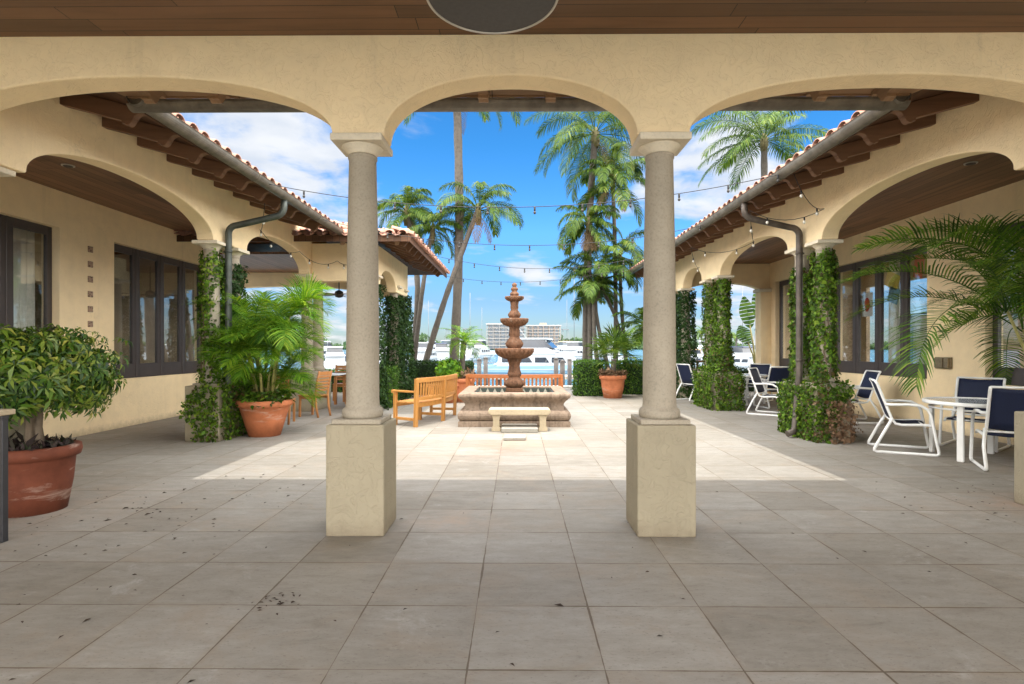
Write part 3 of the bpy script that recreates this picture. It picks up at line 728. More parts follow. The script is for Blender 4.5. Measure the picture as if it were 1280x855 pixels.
# downspouts
for s, y0, mt in ((-1, 8.72, M['downspout']), (1, 8.95, M['pipe_brown'])):
    m = MB(); xg = EX - .06; xw = WX - .075
    pts = [(s * xg, y0, EZ - .04), (s * xg, y0, EZ - .17)]
    for k in range(1, 7):
        th = R(75) * k / 6; pts.append((s * (xg + .16 * (1 - math.cos(th))), y0, EZ - .17 - .16 * math.sin(th)))
    pts.append((s * (xw - .13), y0 - .02, EZ - .47))
    for k in range(1, 7):
        th = R(90) * k / 6; pts.append((s * (xw - .13 + .13 * math.sin(th)), y0 - .02, EZ - .47 - .13 * (1 - math.cos(th))))
    if s < 0: pts += [(s * xw, y0 - .02, 1.0), (s * xw, y0 - .02, .05)]
    else:
        pts += [(s * xw, y0 - .02, 1.0), (s * (xw - .10), y0 - .08, .16), (s * (xw - .14), y0 - .10, .09), (s * (xw - .24), y0 - .12, .06)]
    m.tube(pts, .05, 12)
    for zz in (2.9, 1.2):
        m.lathe([(.058, 0), (.058, .035)], (s * xw, y0 - .02, zz), 12); m.box(min(s * xw, s * WX), max(s * xw, s * WX), y0 - .03, y0 - .01, zz + .005, zz + .03)
    o = m.build('downspout', mt, left if s < 0 else right)
    if s > 0: o['label'] = 'weathered grey brown downpipe that kicks out at the ground'
# ornament tiles set in the left inner wall
orn, nt, N, L, P = mat('ornament_tile'); tcn = pos(N)
vor = N.new('ShaderNodeTexVoronoi'); vor.inputs['Scale'].default_value = 26; L.new(tcn, vor.inputs['Vector'])
L.new(ramp(N, L, vor.outputs['Distance'], [(.25, (.10, .05, .035)), (.45, (.34, .22, .14))]), P.inputs['Base Color']); M['tile_orn'] = orn
for k in range(6):
    m = MB(); z = 3.03 - k * .245
    m.box(-7.002, -6.985, 9.06, 9.16, z - .05, z + .05)
    for (a, c) in (((-.03), .03), (.03, .03), (-.03, -.03), (.03, -.03)): m.box(-6.987, -6.978, 9.11 + a - .012, 9.11 + a + .012, z + c - .012, z + c + .012)
    m.build('ornament_tile', orn, left, .003)
for (bl, yy, zz) in ((left, 8.1, 3.70),):
    pass
for s, rt in ((-1, left), (1, right)):      # recessed downlights in the loggia ceilings
    for y in (7.3, 11.2):
        m = MB(); m.lathe([(.075, 0), (.075, .012)], (s * 5.9, y, ZC - .013), 20); d = m.build('downlight', M['lamp_rim'], rt)
        m = MB(); m.lathe([(.055, 0), (.055, .004)], (s * 5.9, y, ZC - .018), 20); m.build('lens', M['lamp'], d)
m = MB(); xo = 7.25
for k in range(3): m.box(xo - .07 if k != 1 else xo - .085, xo + .002, 9.36 + k * .105, 9.36 + k * .105 + .095, 1.08, 1.24)
m.box(xo - .03, xo + .001, 9.34, 9.70, 1.065, 1.255)
m.build('outlet_box', M['box'], right, .004)

# ------------------------------------------------------------------ pendant lamp
lp = thing('pendant_lamp', 'dark dome pendant lamp with pale rim hanging from the board ceiling', 'lamp', (-.13, 2.98, 3.30))
m = MB(); cx, cy = -.13, 2.98
m.lathe([(.350, 3.30), (.345, 3.33), (.32, 3.40), (.25, 3.49), (.15, 3.54), (.06, 3.57), (.03, 3.59)], (cx, cy, 0), 48)
sh = m.build('shade', M['lamp'], lp)
m = MB(); m.tube([(cx + .352 * math.cos(2 * math.pi * k / 64), cy + .352 * math.sin(2 * math.pi * k / 64), 3.30) for k in range(64)], .007, 8, closed=True); m.build('rim', M['lamp_rim'], sh)
m = MB(); m.tube([(cx, cy, 3.58), (cx, cy, ZC)], .012, 10); m.lathe([(.06, 0), (.06, .02)], (cx, cy, ZC - .022), 20); m.build('rod', M['lamp'], lp)

# ------------------------------------------------------------------ foliage generators
def unit(a): return a / np.maximum(1e-9, np.linalg.norm(a, axis=-1, keepdims=True))
def leaves(pts, nrm, size, width=.55, jitter=.6, fold=.12, down=.3, rg=rng):
    n = len(pts); nrm = unit(nrm + rg.normal(0, jitter, (n, 3)))
    a = rg.normal(0, 1, (n, 3)); a[:, 2] -= down; a = unit(a - nrm * np.sum(a * nrm, 1, keepdims=True)); bb = np.cross(nrm, a)
    sz = (size * rg.uniform(.45, 1.2, n) * (1 + .6 * (rg.random(n) > .88)))[:, None]
    lft = pts + a * sz * .42 + bb * sz * width * .5 + nrm * sz * fold; rgt = pts + a * sz * .42 - bb * sz * width * .5 + nrm * sz * fold
    V = np.stack([pts, lft, pts + a * sz, rgt], 1).reshape(-1, 3)
    Q = np.arange(4 * n).reshape(-1, 4)
    return V, Q
def frond(base, az, e0, droop, L_, nl=34, ll=.45, lw=.03, hang=.5, petiole=.18, vee=.35, twist=0.0, rg=rng, rr=.012, sweep=(.25, .95), back=1.25):
    m = 30; s = np.linspace(0, 1, m)
    el = e0 - droop * s ** back; azs = az + twist * s
    T = np.stack([np.cos(el) * np.cos(azs), np.cos(el) * np.sin(azs), np.sin(el)], 1)
    Pp = np.array(base) + np.concatenate([[np.zeros(3)], np.cumsum(T[:-1] * (L_ / (m - 1)), 0)])
    S_ = np.stack([-np.sin(azs), np.cos(azs), np.zeros(m)], 1); roll = rg.normal(0, .25)
    U = np.cross(T, S_) * 1.0
    S2 = S_ * math.cos(roll) + U * math.sin(roll); U2 = np.cross(T, S2)
    U2 = np.where(U2[:, 2:3] < -0.0, U2, U2)
    parts = []
    # rachis
    r = rr * (1 - .8 * s); ring = []
    for k in range(4):
        a = math.pi / 2 * k; ring.append(Pp + (S2 * math.cos(a) + U2 * math.sin(a)) * r[:, None])
    V = np.stack(ring, 1).reshape(-1, 3); Q = []
    for i in range(m - 1):
        for k in range(4): Q.append((i * 4 + k, i * 4 + (k + 1) % 4, (i + 1) * 4 + (k + 1) % 4, (i + 1) * 4 + k))
    parts.append((V, np.array(Q)))
    t = np.linspace(petiole, .995, nl)
    ip = lambda A: np.stack([np.interp(t, s, A[:, c]) for c in range(3)], 1)
    p, Tt, St, Ut = ip(Pp), unit(ip(T)), unit(ip(S2)), unit(ip(U2))
    tt = (t - petiole) / (1 - petiole)
    ln = ll * (np.sin(math.pi * (.14 + .80 * tt)) ** .7) * rg.uniform(.85, 1.1, nl)
    sw = sweep[0] + (sweep[1] - sweep[0]) * tt
    up = np.where(Ut[:, 2:3] < 0, -Ut, Ut)
    for sd in (-1, 1):
        D = unit(St * sd * np.cos(sw)[:, None] + Tt * np.sin(sw)[:, None] + up * (vee + rg.normal(0, .08, nl))[:, None])
        D2 = D.copy(); D2[:, 2] -= hang * rg.uniform(.6, 1.4, nl); D2 = unit(D2)
        D3 = D2.copy(); D3[:, 2] -= hang * .9; D3 = unit(D3)
        W = unit(np.cross(D, up)); lnn = ln[:, None]
        w = lw * .72 * rg.uniform(.8, 1.2, nl)[:, None]
        a0 = p; a1 = a0 + D * lnn * .35; a2 = a1 + D2 * lnn * .38; a3 = a2 + D3 * lnn * .30
        V = np.stack([a0 - W * w * .35, a0 + W * w * .35, a1 - W * w * .5, a1 + W * w * .5, a2 - W * w * .36, a2 + W * w * .36, a3 - W * w * .04, a3 + W * w * .04], 1).reshape(-1, 3)
        bq = np.arange(nl)[:, None] * 8
        Q = np.concatenate([bq + np.array([0, 1, 3, 2]), bq + np.array([2, 3, 5, 4]), bq + np.array([4, 5, 7, 6])])
        parts.append((V, Q))
    return cat_quads(parts)
def trunk_mesh(parent, pts, r0, r1, mt, name='trunk', rings=True, rg=rng, n=10):
    P = [Vector(p) for p in pts]
    # resample with a smooth curve
    out = []; m = len(P)
    for i in range(m - 1):
        p0, p1, p2, p3 = P[max(0, i - 1)], P[i], P[i + 1], P[min(m - 1, i + 2)]
        for k in range(10):
            t = k / 10
            out.append(.5 * ((2 * p1) + (p2 - p0) * t + (2 * p0 - 5 * p1 + 4 * p2 - p3) * t * t + (3 * p1 - p0 - 3 * p2 + p3) * t ** 3))
    out.append(P[-1]); q = len(out)
    rs = [(r0 + (r1 - r0) * min(1, (i / q) ** .6)) * (1 + (.06 if i % 2 else -.05) * rings) + (r0 * .35 if i == 0 else 0) for i in range(q)]
    mb = MB(); mb.tube(out, rs, n); return mb.build(name, mt, parent)
def pinnate_palm(name, label, cat, base, crown, mid=None, r=(.13, .09), nf=15, fl=2.2, ll=.5, lw=.035, mt=None, tm=None, seed=1, droop=(1.3, 2.2), emin=-.35, emax=1.3, hang=.6, group=None, nl=46, vee=.25, dead=0, boss=True):
    rg = np.random.default_rng(seed)
    t = thing(name, label, cat, base, group=group)
    pts = [base] + ([mid] if mid is not None else [tuple((Vector(base) * .5 + Vector(crown) * .5) + Vector((rg.normal(0, .08), 0, 0)))]) + [crown]
    trunk_mesh(t, pts, r[0], r[1], tm or M['trunk'], rg=rg)
    parts = []; dparts = []
    for k in range(nf):
        az = 2.39996 * k + rg.normal(0, .25); f = k / max(1, nf - 1)
        e0 = emax + (emin - emax) * f ** .9 + rg.normal(0, .1)
        dr = droop[0] + (droop[1] - droop[0]) * rg.random()
        if e0 < .2: dr *= .62
        parts.append(frond((crown[0] + .05 * math.cos(az), crown[1] + .05 * math.sin(az), crown[2] - .1 * f), az, e0, dr, fl * rg.uniform(.82, 1.12), nl, ll, lw, hang, .16, vee, rg.normal(0, .25), rg, .018))
    for k in range(dead):
        az = rg.uniform(0, 6.28); dparts.append(frond((crown[0], crown[1], crown[2] - .2), az, -.7, .8, fl * .7, 22, ll * .7, lw * .8, .9, .2, .0, 0, rg, .014))
    V, Q = cat_quads(parts); quads('crown', V, Q, mt or M['palm'], t)
    if dead:
        V, Q = cat_quads(dparts); quads('dead_fronds', V, Q, M['palm_dry'], t)
    if boss:      # boots / crownshaft at the top of the trunk
        mb = MB(); c = Vector(crown); mb.lathe([(r[1] * 1.0, -.55), (r[1] * 1.4, -.3), (r[1] * 1.3, -.05), (r[1] * .6, .15)], c, 10); mb.build('crownshaft', M['cane_dark'], t)
    return t
def pot(parent, x, y, z0, rb, rt, h, mt, seed=0):
    m = MB(); k = .02
    m.lathe([(rb, 0), (rb + (rt - rb) * .45, h * .45), (rt - .035, h * .80), (rt - .03, h * .81), (rt, h * .825), (rt + .012, h * .9), (rt + .005, h - .008), (rt - .02, h), (rt - .055, h - .004), (rt - .07, h * .88)], (x, y, z0), 48)
    p = m.build('pot', mt, parent)
    s_ = MB(); s_.lathe([(.01, h * .885), (rt * .5, h * .90), (rt - .068, h * .885)], (x, y, z0), 32); s_.build('soil', M['soil'], p)
    return p
def vol_leaves(parent, name, lo, hi, n, size, mt, core=True, seed=3, roundness=.0, top_bias=1.0, noise=.05, coremat=None):
    """clipped hedge: leaves over the faces of a box, wavering in and out"""
    rg = np.random.default_rng(seed); lo, hi = np.array(lo), np.array(hi); d = hi - lo
    ar = np.array([d[1] * d[2], d[1] * d[2], d[0] * d[2], d[0] * d[2], d[0] * d[1] * top_bias]); ar /= ar.sum()
    f = rg.choice(5, n, p=ar); p = lo + rg.random((n, 3)) * d; nr = np.zeros((n, 3))
    for k, (ax, sg) in enumerate(((0, 0), (0, 1), (1, 0), (1, 1), (2, 1))):
        q = f == k; p[q, ax] = (lo, hi)[sg][ax]; nr[q, ax] = 1 if sg else -1
    w = np.sin(p[:, 0] * 7.1 + p[:, 2] * 5.3) * np.sin(p[:, 1] * 6.3 + p[:, 2] * 8.7 + 1)
    p += nr * (w[:, None] * noise + rg.normal(0, noise * .5, (n, 1)) - noise * .3)
    V, Q = leaves(p, nr, size, .6, .55, rg=rg)
    o = quads(name, V, Q, mt, parent)
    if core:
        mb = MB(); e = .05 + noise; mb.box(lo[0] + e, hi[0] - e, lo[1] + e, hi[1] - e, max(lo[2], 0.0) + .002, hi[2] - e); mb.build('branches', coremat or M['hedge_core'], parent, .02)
    return o
def hedge(label, lo, hi, n, size=.06, mt=None, seed=3, noise=.04):
    t = thing('hedge', label, 'hedge', ((lo[0] + hi[0]) / 2, (lo[1] + hi[1]) / 2, 0))
    vol_leaves(t, 'foliage', lo, hi, n, size, mt or M['hedge'], seed=seed, noise=noise); return t
def ivy_col(parent, x, y, z0, z1, r, n, size=.065, mt=None, seed=1, cover=1.0, taper=.0, ragged=.0):
    rg = np.random.default_rng(seed)
    th = rg.uniform(0, 2 * np.pi, n); z = rg.uniform(z0, z1, n)
    if cover < 1:
        k = np.sin(th * 2 + z * 2.1 + seed) * .5 + np.sin(z * 4.3 - th * 1.0 + 2 * seed) * .5 + rg.normal(0, .3, n)
        q = k > np.quantile(k, 1 - cover); th, z = th[q], z[q]; n = len(th)
    if ragged:
        top = z1 - ragged * (.5 + .5 * np.sin(th * 3 + seed)); q = z < top; th, z = th[q], z[q]; n = len(th)
    lump = .036 * np.sin(th * 3 + z * 5 + seed) * np.sin(z * 3.1 + seed) + .02 * np.sin(z * 11 + th * 5)
    rr = r + lump * 1.0 + np.abs(rg.normal(0, .022, n)) + taper * (z1 - z) / (z1 - z0)
    p = np.stack([x + rr * np.cos(th), y + rr * np.sin(th), z], 1); nr = np.stack([np.cos(th), np.sin(th), .25 * np.ones(n)], 1)
    V, Q = leaves(p, nr, size, .8, .45, .1, .8, rg); return quads('foliage', V, Q, mt or M['ivy'], parent)
def ivy_box(parent, lo, hi, n, size=.065, mt=None, seed=2, keep=None, noise=.05):
    rg = np.random.default_rng(seed); lo, hi = np.array(lo), np.array(hi); d = hi - lo
    ar = np.array([d[1] * d[2], d[1] * d[2], d[0] * d[2], d[0] * d[2], d[0] * d[1] * .7]); ar /= ar.sum()
    f = rg.choice(5, n, p=ar); p = lo + rg.random((n, 3)) * d; nr = np.zeros((n, 3))
    for k, (ax, sg) in enumerate(((0, 0), (0, 1), (1, 0), (1, 1), (2, 1))):
        q = f == k; p[q, ax] = (lo, hi)[sg][ax]; nr[q, ax] = 1 if sg else -1
    w = np.sin(p[:, 0] * 9 + p[:, 2] * 6) * np.sin(p[:, 1] * 8 + p[:, 2] * 5 + 1)
    p += nr * (np.abs(rg.normal(0, noise * .6, (n, 1))) + .012 + noise * np.maximum(0, w)[:, None])
    if keep is not None: q = keep(p, w, rg); p, nr = p[q], nr[q]
    V, Q = leaves(p, nr, size, .8, .5, .1, .7, rg); return quads('foliage', V, Q, mt or M['ivy'], parent)
def runners(parent, x, y, z0, z1, r, n, seed):
    rg = np.random.default_rng(seed); m = MB()
    for k in range(n):
        a = rg.uniform(0, 6.28); pts = []; q = int((z1 - z0) / .12)
        for i in range(q):
            a += rg.normal(0, .16); pts.append((x + (r + .008) * math.cos(a), y + (r + .008) * math.sin(a), z0 + .12 * i + rg.normal(0, .02)))
        m.tube(pts, [.011 * (1 - .7 * i / q) for i in range(q)], 5)
    return m.build('runners', M['ivy_stem'], parent)
# ivy on the piers
cxl, cxr = -(WX + .14), WX + .14
iv = thing('ivy', 'patchy ivy climbing the left pier behind the potted areca palm', 'ivy', (cxl, 8.9, 0))
ivy_col(iv, cxl, 8.60, .84, 2.95, .135, 5200, .05, seed=1, cover=.66, ragged=.2); ivy_col(iv, cxl, 9.25, .84, 2.8, .14, 4200, .055, M['ivy_dark'], 2, cover=.85)
runners(iv, cxl, 8.60, .84, 2.7, .13, 7, 1); runners(iv, cxl, 9.25, .84, 2.5, .13, 5, 2)
ivy_box(iv, (-5.0, 8.37, 0.02), (-4.48, 9.48, .86), 7500, .05, M['ivy'], 3, keep=lambda p, w, rg: (p[:, 0] > -4.93 + .12 * np.sin(p[:, 2] * 9)) & (rg.random(len(p)) < .9))
iv = thing('ivy', 'thick bright ivy on the right pier beside the weathered downpipe', 'ivy', (cxr, 8.9, 0))
ivy_col(iv, cxr, 8.62, .80, 2.93, .128, 9000, .05, seed=4, ragged=.12, cover=.9); ivy_col(iv, cxr, 9.27, .80, 2.75, .128, 6500, .05, seed=5, ragged=.15)
runners(iv, cxr, 8.62, .84, 2.9, .127, 7, 3); runners(iv, cxr, 9.27, .84, 2.7, .127, 5, 4)
ivy_box(iv, (WX - .11, 8.38, 0.02), (WX + .42, 9.50, .84), 8500, .05, M['ivy'], 6, keep=lambda p, w, rg: (p[:, 0] - 4.42 + p[:, 2] * -.55 < .16 + .1 * rg.random(len(p))) | (p[:, 1] > 8.6), noise=.03)
db = ivy_box(iv, (WX + .02, 8.36, 0.02), (WX + .40, 8.7, .62), 1500, .05, M['ivy_brown'], 7, noise=.09); db.name = 'dry_stems'
iv = thing('ivy', 'dense dark green ivy wrapping the second pier past the white chairs', 'ivy', (cxr, 13.2, 0))
ivy_col(iv, cxr, 12.82, .6, 2.98, .132, 6500, .055, seed=8); ivy_col(iv, cxr, 13.65, .6, 2.98, .132, 4500, .055, seed=9)
ivy_col(iv, cxr - .02, 12.9, .8, 1.42, .20, 1800, .055, seed=31, taper=.10)
ivy_box(iv, (WX - .14, 12.56, 0.02), (WX + .45, 13.92, .84), 9500, .05, seed=10, noise=.06)
iv = thing('ivy', 'dark ivy columns at the far end of the right arcade beside the brown litter bin', 'ivy', (cxr, 16.2, 0))
ivy_col(iv, cxr, 15.6, .02, 2.98, .20, 5000, .065, M['ivy_dark'], 11, taper=.1); ivy_col(iv, cxr, 16.8, .02, 2.98, .22, 5000, .065, M['ivy_dark'], 12, taper=.2)
iv = thing('ivy', 'dark ivy wrapping the pavilion corner column behind the curved teak bench', 'ivy', (-3.26, 15.3, 0))
ivy_col(iv, -3.26, 14.85, .02, 2.8, .19, 5500, .065, M['ivy_dark'], 13, taper=.1); ivy_col(iv, -3.26, 15.75, .02, 2.85, .22, 7500, .065, M['ivy_dark'], 14, taper=.18)
iv = thing('ivy', 'dark ivy on the pavilion column just right of the left front column', 'ivy', (-3.26, 12.62, 0))
ivy_col(iv, -3.26, 12.62, .02, 2.85, .20, 4500, .06, M['ivy_dark'], 33, taper=.1)
iv = thing('ivy', 'dark ivy on the back column of the dining pavilion', 'ivy', (-4.55, 15.98, 0))
ivy_col(iv, -4.55, 15.98, .02, 2.8, .19, 4500, .065, M['ivy_dark'], 15)

# potted umbrella tree in the left foreground
px_, py_ = -4.235, 4.86
t = thing('potted_umbrella_tree', 'large weathered terracotta pot with bushy variegated umbrella tree and purple underplanting', 'potted tree', (px_, py_, 0))
pot(t, px_, py_, 0, .24, .335, .57, M['terra_dark'])
m = MB()
for (dx, dy, ph) in ((-.02, .0, 0), (.035, .02, 2.1), (.0, -.03, 4)):
    m.tube([(px_ + dx * 1.4, py_ + dy, .50), (px_ + dx + .015 * math.cos(ph), py_ + dy, .72), (px_ + dx * .8, py_ + dy + .02 * math.sin(ph), .9), (px_ + dx * 4, py_ + dy * 4, 1.12)], [.045, .030, .027, .018], 8)
m.build('trunk', M['trunk_tan'], t)
def umbrella_crown(parent, c, rad, n, seed):
    rg = np.random.default_rng(seed); parts = []
    k = 0
    while k < n:
        d = unit(rg.normal(0, 1, (1, 3)))[0]
        rr = rg.uniform(.62, 1.0) ** .7
        lump = 1 + .16 * math.sin(d[0] * 6 + 1) * math.sin(d[2] * 5 + d[1] * 4) + .10 * math.sin(d[0] * 13 + d[2] * 9) + rg.normal(0, .10)
        p = np.array(c) + d * np.array(rad) * rr * lump
        if d[2] < -.75: continue
        k += 1
        ax = unit((d * np.array([1, 1, .8]) + rg.normal(0, .35, 3) + [0, 0, .35])[None])[0]
        u = unit(np.cross(ax, rg.normal(0, 1, 3))[None])[0]; w = np.cross(ax, u); nlf = rg.integers(6, 9); L_ = rg.uniform(.05, .115)
        for q in range(nlf):
            a = 2 * math.pi * q / nlf + rg.normal(0, .1); rd = u * math.cos(a) + w * math.sin(a); sd = np.cross(ax, rd)
            dr = ax * .10 - ax * .0
            b0 = p + rd * L_ * .10; md = p + rd * L_ * .66 + ax * L_ * .06; tp = p + rd * L_ * 1.05 - ax * L_ * .28 - np.array([0, 0, L_ * .22])
            ww = L_ * .15
            V = np.array([b0, md + sd * ww, tp, md - sd * ww]); parts.append((V, np.array([[0, 1, 2, 3]])))
    V, Q = cat_quads(parts); return quads('crown', V, Q, M['schef'], parent)
umbrella_crown(t, (px_ + .06, py_ - .02, 1.16), (.52, .56, .41), 1250, 5)
rgp = np.random.default_rng(9); n = 420
th = rgp.uniform(0, 6.28, n); rr = .29 * np.sqrt(rgp.random(n)); p = np.stack([px_ + rr * np.cos(th), py_ + rr * np.sin(th), .50 + rgp.random(n) * .07], 1)
V, Q = leaves(p, np.stack([np.cos(th) * .8, np.sin(th) * .8, np.ones(n) * .5], 1), .10, .25, .5, .1, -.9, rgp); quads('underplanting', V, Q, M['purple'], t)

# potted areca palm by the left pier
def areca(name, label, cat, x, y, stems, fl, mt, seed, ll=.36, lw=.026, potm=None, pr=(.24, .415, .58), spread=.16, hz=(.7, 1.45), lean=.22, nf=6, emin=.1, group=None, skirt=True, nl=34):
    rg = np.random.default_rng(seed)
    t = thing(name, label, cat, (x, y, 0), group=group)
    pot(t, x, y, 0, pr[0], pr[1], pr[2], potm or M['terracotta'])
    m = MB(); parts = []
    for k in range(stems):
        a = 2 * math.pi * k / stems + rg.normal(0, .3); r0 = spread * rg.uniform(.3, 1)
        z1 = pr[2] + rg.uniform(*hz); bx, by = x + r0 * math.cos(a), y + r0 * math.sin(a)
        ln = lean * (z1 - pr[2]); tx, ty = bx + ln * math.cos(a) * 1.3, by + ln * math.sin(a) * 1.3
        m.tube([(bx, by, pr[2] - .08), ((bx * 2 + tx) / 3, (by * 2 + ty) / 3, pr[2] + (z1 - pr[2]) * .45), (tx, ty, z1)], [.024, .02, .016], 7)
        for q in range(nf):
            az = a + rg.normal(0, 1.5) if q else a; e0 = 1.25 - (1.25 - emin) * (q / max(1, nf - 1)) + rg.normal(0, .12)
            parts.append(frond((tx, ty, z1 - .03), az, e0, rg.uniform(.9, 1.9), fl * rg.uniform(.75, 1.15), nl, ll * rg.uniform(.8, 1.15), lw, .35, .14, .45, rg.normal(0, .3), rg, .009))
    m.build('cane', M['cane'], t)
    V, Q = cat_quads(parts); quads('fronds', V, Q, mt, t)
    if skirt:
        n = 700; th = rg.uniform(0, 6.28, n); rr = (pr[1] - .04) * np.sqrt(rg.random(n)) + .05
        p = np.stack([x + rr * np.cos(th), y + rr * np.sin(th), pr[2] + .0 + rg.random(n) * .14 - .12 * (rr > pr[1])], 1)
        V, Q = leaves(p, np.stack([np.cos(th) * .6, np.sin(th) * .6, np.ones(n)], 1), .085, .55, .5, .1, .5, rg); quads('underplanting', V, Q, M['ivy'], t)
    return t
areca('potted_areca_palm', 'bright green areca palm in a round terracotta pot against the left ivied pier', 'potted palm', -4.08, 9.02, 14, .84, M['palm_bright'], 4, ll=.37, lw=.017, hz=(.10, 1.42), lean=.20, nf=7, nl=46, emin=.12)
areca('potted_areca_palm', 'dark arching palm fronds reaching in front of the right window and patio table', 'potted palm', 6.60, 6.85, 7, 2.15, M['palm_dark'], 29, ll=.50, lw=.028, pr=(.24, .36, .55), hz=(.9, 1.6), lean=.22, nf=5, emin=.42, nl=50)

# ------------------------------------------------------------------ fountain
FX, FY = -.04, 10.92
f = thing('fountain', 'three tiered rust stone fountain rising from a square pink stone basin', 'fountain', (FX, FY, 0))
def ring(mb, prof, hx, hy, cx, cy):
    """moulded rectangular ring: profile (outset, z) swept round a rectangle with mitred corners"""
    vs = []; fs = []
    for (o, z) in prof:
        vs += [(cx - hx - o, cy - hy - o, z), (cx + hx + o, cy - hy - o, z), (cx + hx + o, cy + hy + o, z), (cx - hx - o, cy + hy + o, z)]
    n = len(prof)
    for i in range(n - 1):
        for k in range(4): fs.append((i * 4 + k, i * 4 + (k + 1) % 4, (i + 1) * 4 + (k + 1) % 4, (i + 1) * 4 + k))
    mb.add(vs, fs, False)
m = MB(); pr = [(0, 0), (0, .095), (-.015, .10), (-.04, .105)]
for k in range(9):
    th = -math.pi / 2 + math.pi * k / 8; pr.append((-.055 + .075 * math.cos(th) - .01, .20 + .095 * math.sin(th)))
for k in range(9):
    u = k / 8; pr.append((-.09 - .05 * math.sin(math.pi * u) + .06 * u, .30 + .20 * u))
for k in range(9):
    th = -math.pi / 2 + math.pi * k / 8; pr.append((-.035 + .04 * math.cos(th), .555 + .05 * math.sin(th)))
pr += [(-.245, .605), (-.255, .60), (-.26, .59), (-.26, .25)]
ring(m, pr, 1.0, .98, FX, FY)
bs = m.build('basin', M['cantera'], f, .006)
tm, nt, N, L, P = mat('basin_tiles'); pp = pos(N); sp = N.new('ShaderNodeSeparateXYZ'); L.new(pp, sp.inputs[0])
uu = mth(N, L, 'FRACT', mth(N, L, 'DIVIDE', mth(N, L, 'ADD', sp.outputs[0], sp.outputs[1]), .15)); vv = mth(N, L, 'DIVIDE', mth(N, L, 'SUBTRACT', sp.outputs[2], .42), .15)
tri = mth(N, L, 'LESS_THAN', mth(N, L, 'MULTIPLY', mth(N, L, 'ABSOLUTE', mth(N, L, 'SUBTRACT', uu, .5)), 2.0), mth(N, L, 'SUBTRACT', 1.0, vv))
L.new(mix(N, L, tri, (.055, .07, .06), (.46, .43, .35)), P.inputs['Base Color']); P.inputs['Roughness'].default_value = .3
m = MB(); hx, hy = .737, .717
m.box(FX - hx, FX + hx, FY + hy - .012, FY + hy, .3, .575); m.box(FX - hx, FX + hx, FY - hy, FY - hy + .012, .3, .575)
m.box(FX - hx, FX - hx + .012, FY - hy + .012, FY + hy - .012, .3, .575); m.box(FX + hx - .012, FX + hx, FY - hy + .012, FY + hy - .012, .3, .575); m.build('tile_band', tm, bs)
m = MB(); m.box(FX - .735, FX + .735, FY - .715, FY + .715, .30, .43); m.build('basin_pool', M['pool'], bs)
def rosette(mb, prof, c, n, lobes, amp, r_lo):
    vs = []; fs = []; k = len(prof)
    for (r, z, a) in prof:
        for j in range(n):
            th = 2 * math.pi * j / n; rr = r * (1 + a * amp * abs(math.sin(lobes * th / 2)) - a * amp * .5)
            vs.append((c[0] + rr * math.cos(th), c[1] + rr * math.sin(th), c[2] + z))
    for i in range(k - 1):
        for j in range(n): fs.append((i * n + j, i * n + (j + 1) % n, (i + 1) * n + (j + 1) % n, (i + 1) * n + j))
    mb.add(vs, fs, True); mb.add(vs[:n], [tuple(range(n))[::-1]]); mb.add(vs[-n:], [tuple(range(n))])
def stem(name, prof):
    m = MB(); rosette(m, prof, (FX, FY, 0), 72, 8, .12, 0); return m.build(name, M['fount'], f)
m = MB(); m.box(FX - .19, FX + .19, FY - .19, FY + .19, .38, .56); m.box(FX - .165, FX + .165, FY - .165, FY + .165, .56, .64); m.build('pedestal', M['fount'], f, .012)
stem('stem', [(.13, .64, 0), (.17, .66, 0), (.20, .70, .6), (.205, .74, 1), (.17, .78, .6), (.12, .82, .3), (.11, .85, 0), (.13, .87, 0), (.135, .92, .7), (.115, .98, 1), (.105, 1.06, 1), (.12, 1.13, .8), (.14, 1.17, 0), (.14, 1.20, 0)])
def bowl(R_, z, dep):
    m = MB(); rosette(m, [(R_ * .32, z - dep, 0), (R_ * .5, z - dep * .95, .6), (R_ * .78, z - dep * .72, 1), (R_ * .93, z - dep * .42, 1), (R_ * .97, z - dep * .3, .8), (R_ * .985, z - dep * .26, .1), (R_ * 1.0, z - dep * .1, .1), (R_ * .99, z, .1), (R_ * .93, z - .006, .1), (R_ * .85, z - dep * .3, 0), (R_ * .3, z - dep * .45, 0)], (FX, FY, 0), 96, 24, .09, 0)
    return m.build('bowl', M['fount'], f)
bowl(.385, 1.405, .215)
stem('stem', [(.10, 1.22, 0), (.10, 1.36, 0), (.125, 1.40, 0), (.165, 1.45, .8), (.175, 1.50, 1), (.14, 1.56, .8), (.10, 1.61, .3), (.095, 1.64, 0), (.11, 1.66, 0), (.105, 1.72, .8), (.10, 1.80, .6), (.115, 1.84, 0), (.115, 1.88, 0)])
bowl(.278, 1.985, .16)
stem('stem', [(.07, 1.88, 0), (.075, 1.97, 0), (.10, 2.0, 0), (.125, 2.04, .8), (.125, 2.07, 1), (.09, 2.12, .6), (.065, 2.16, 0), (.08, 2.19, 0), (.075, 2.25, .6), (.085, 2.30, 0), (.085, 2.33, 0)])
bowl(.188, 2.415, .10)
stem('finial', [(.06, 2.36, 0), (.06, 2.42, 0), (.085, 2.44, .3), (.09, 2.47, .8), (.06, 2.505, .4), (.045, 2.52, 0), (.07, 2.545, .5), (.07, 2.575, .6), (.04, 2.60, 0), (.038, 2.61, 0), (.05, 2.635, 0), (.045, 2.665, 0), (.01, 2.685, 0)])

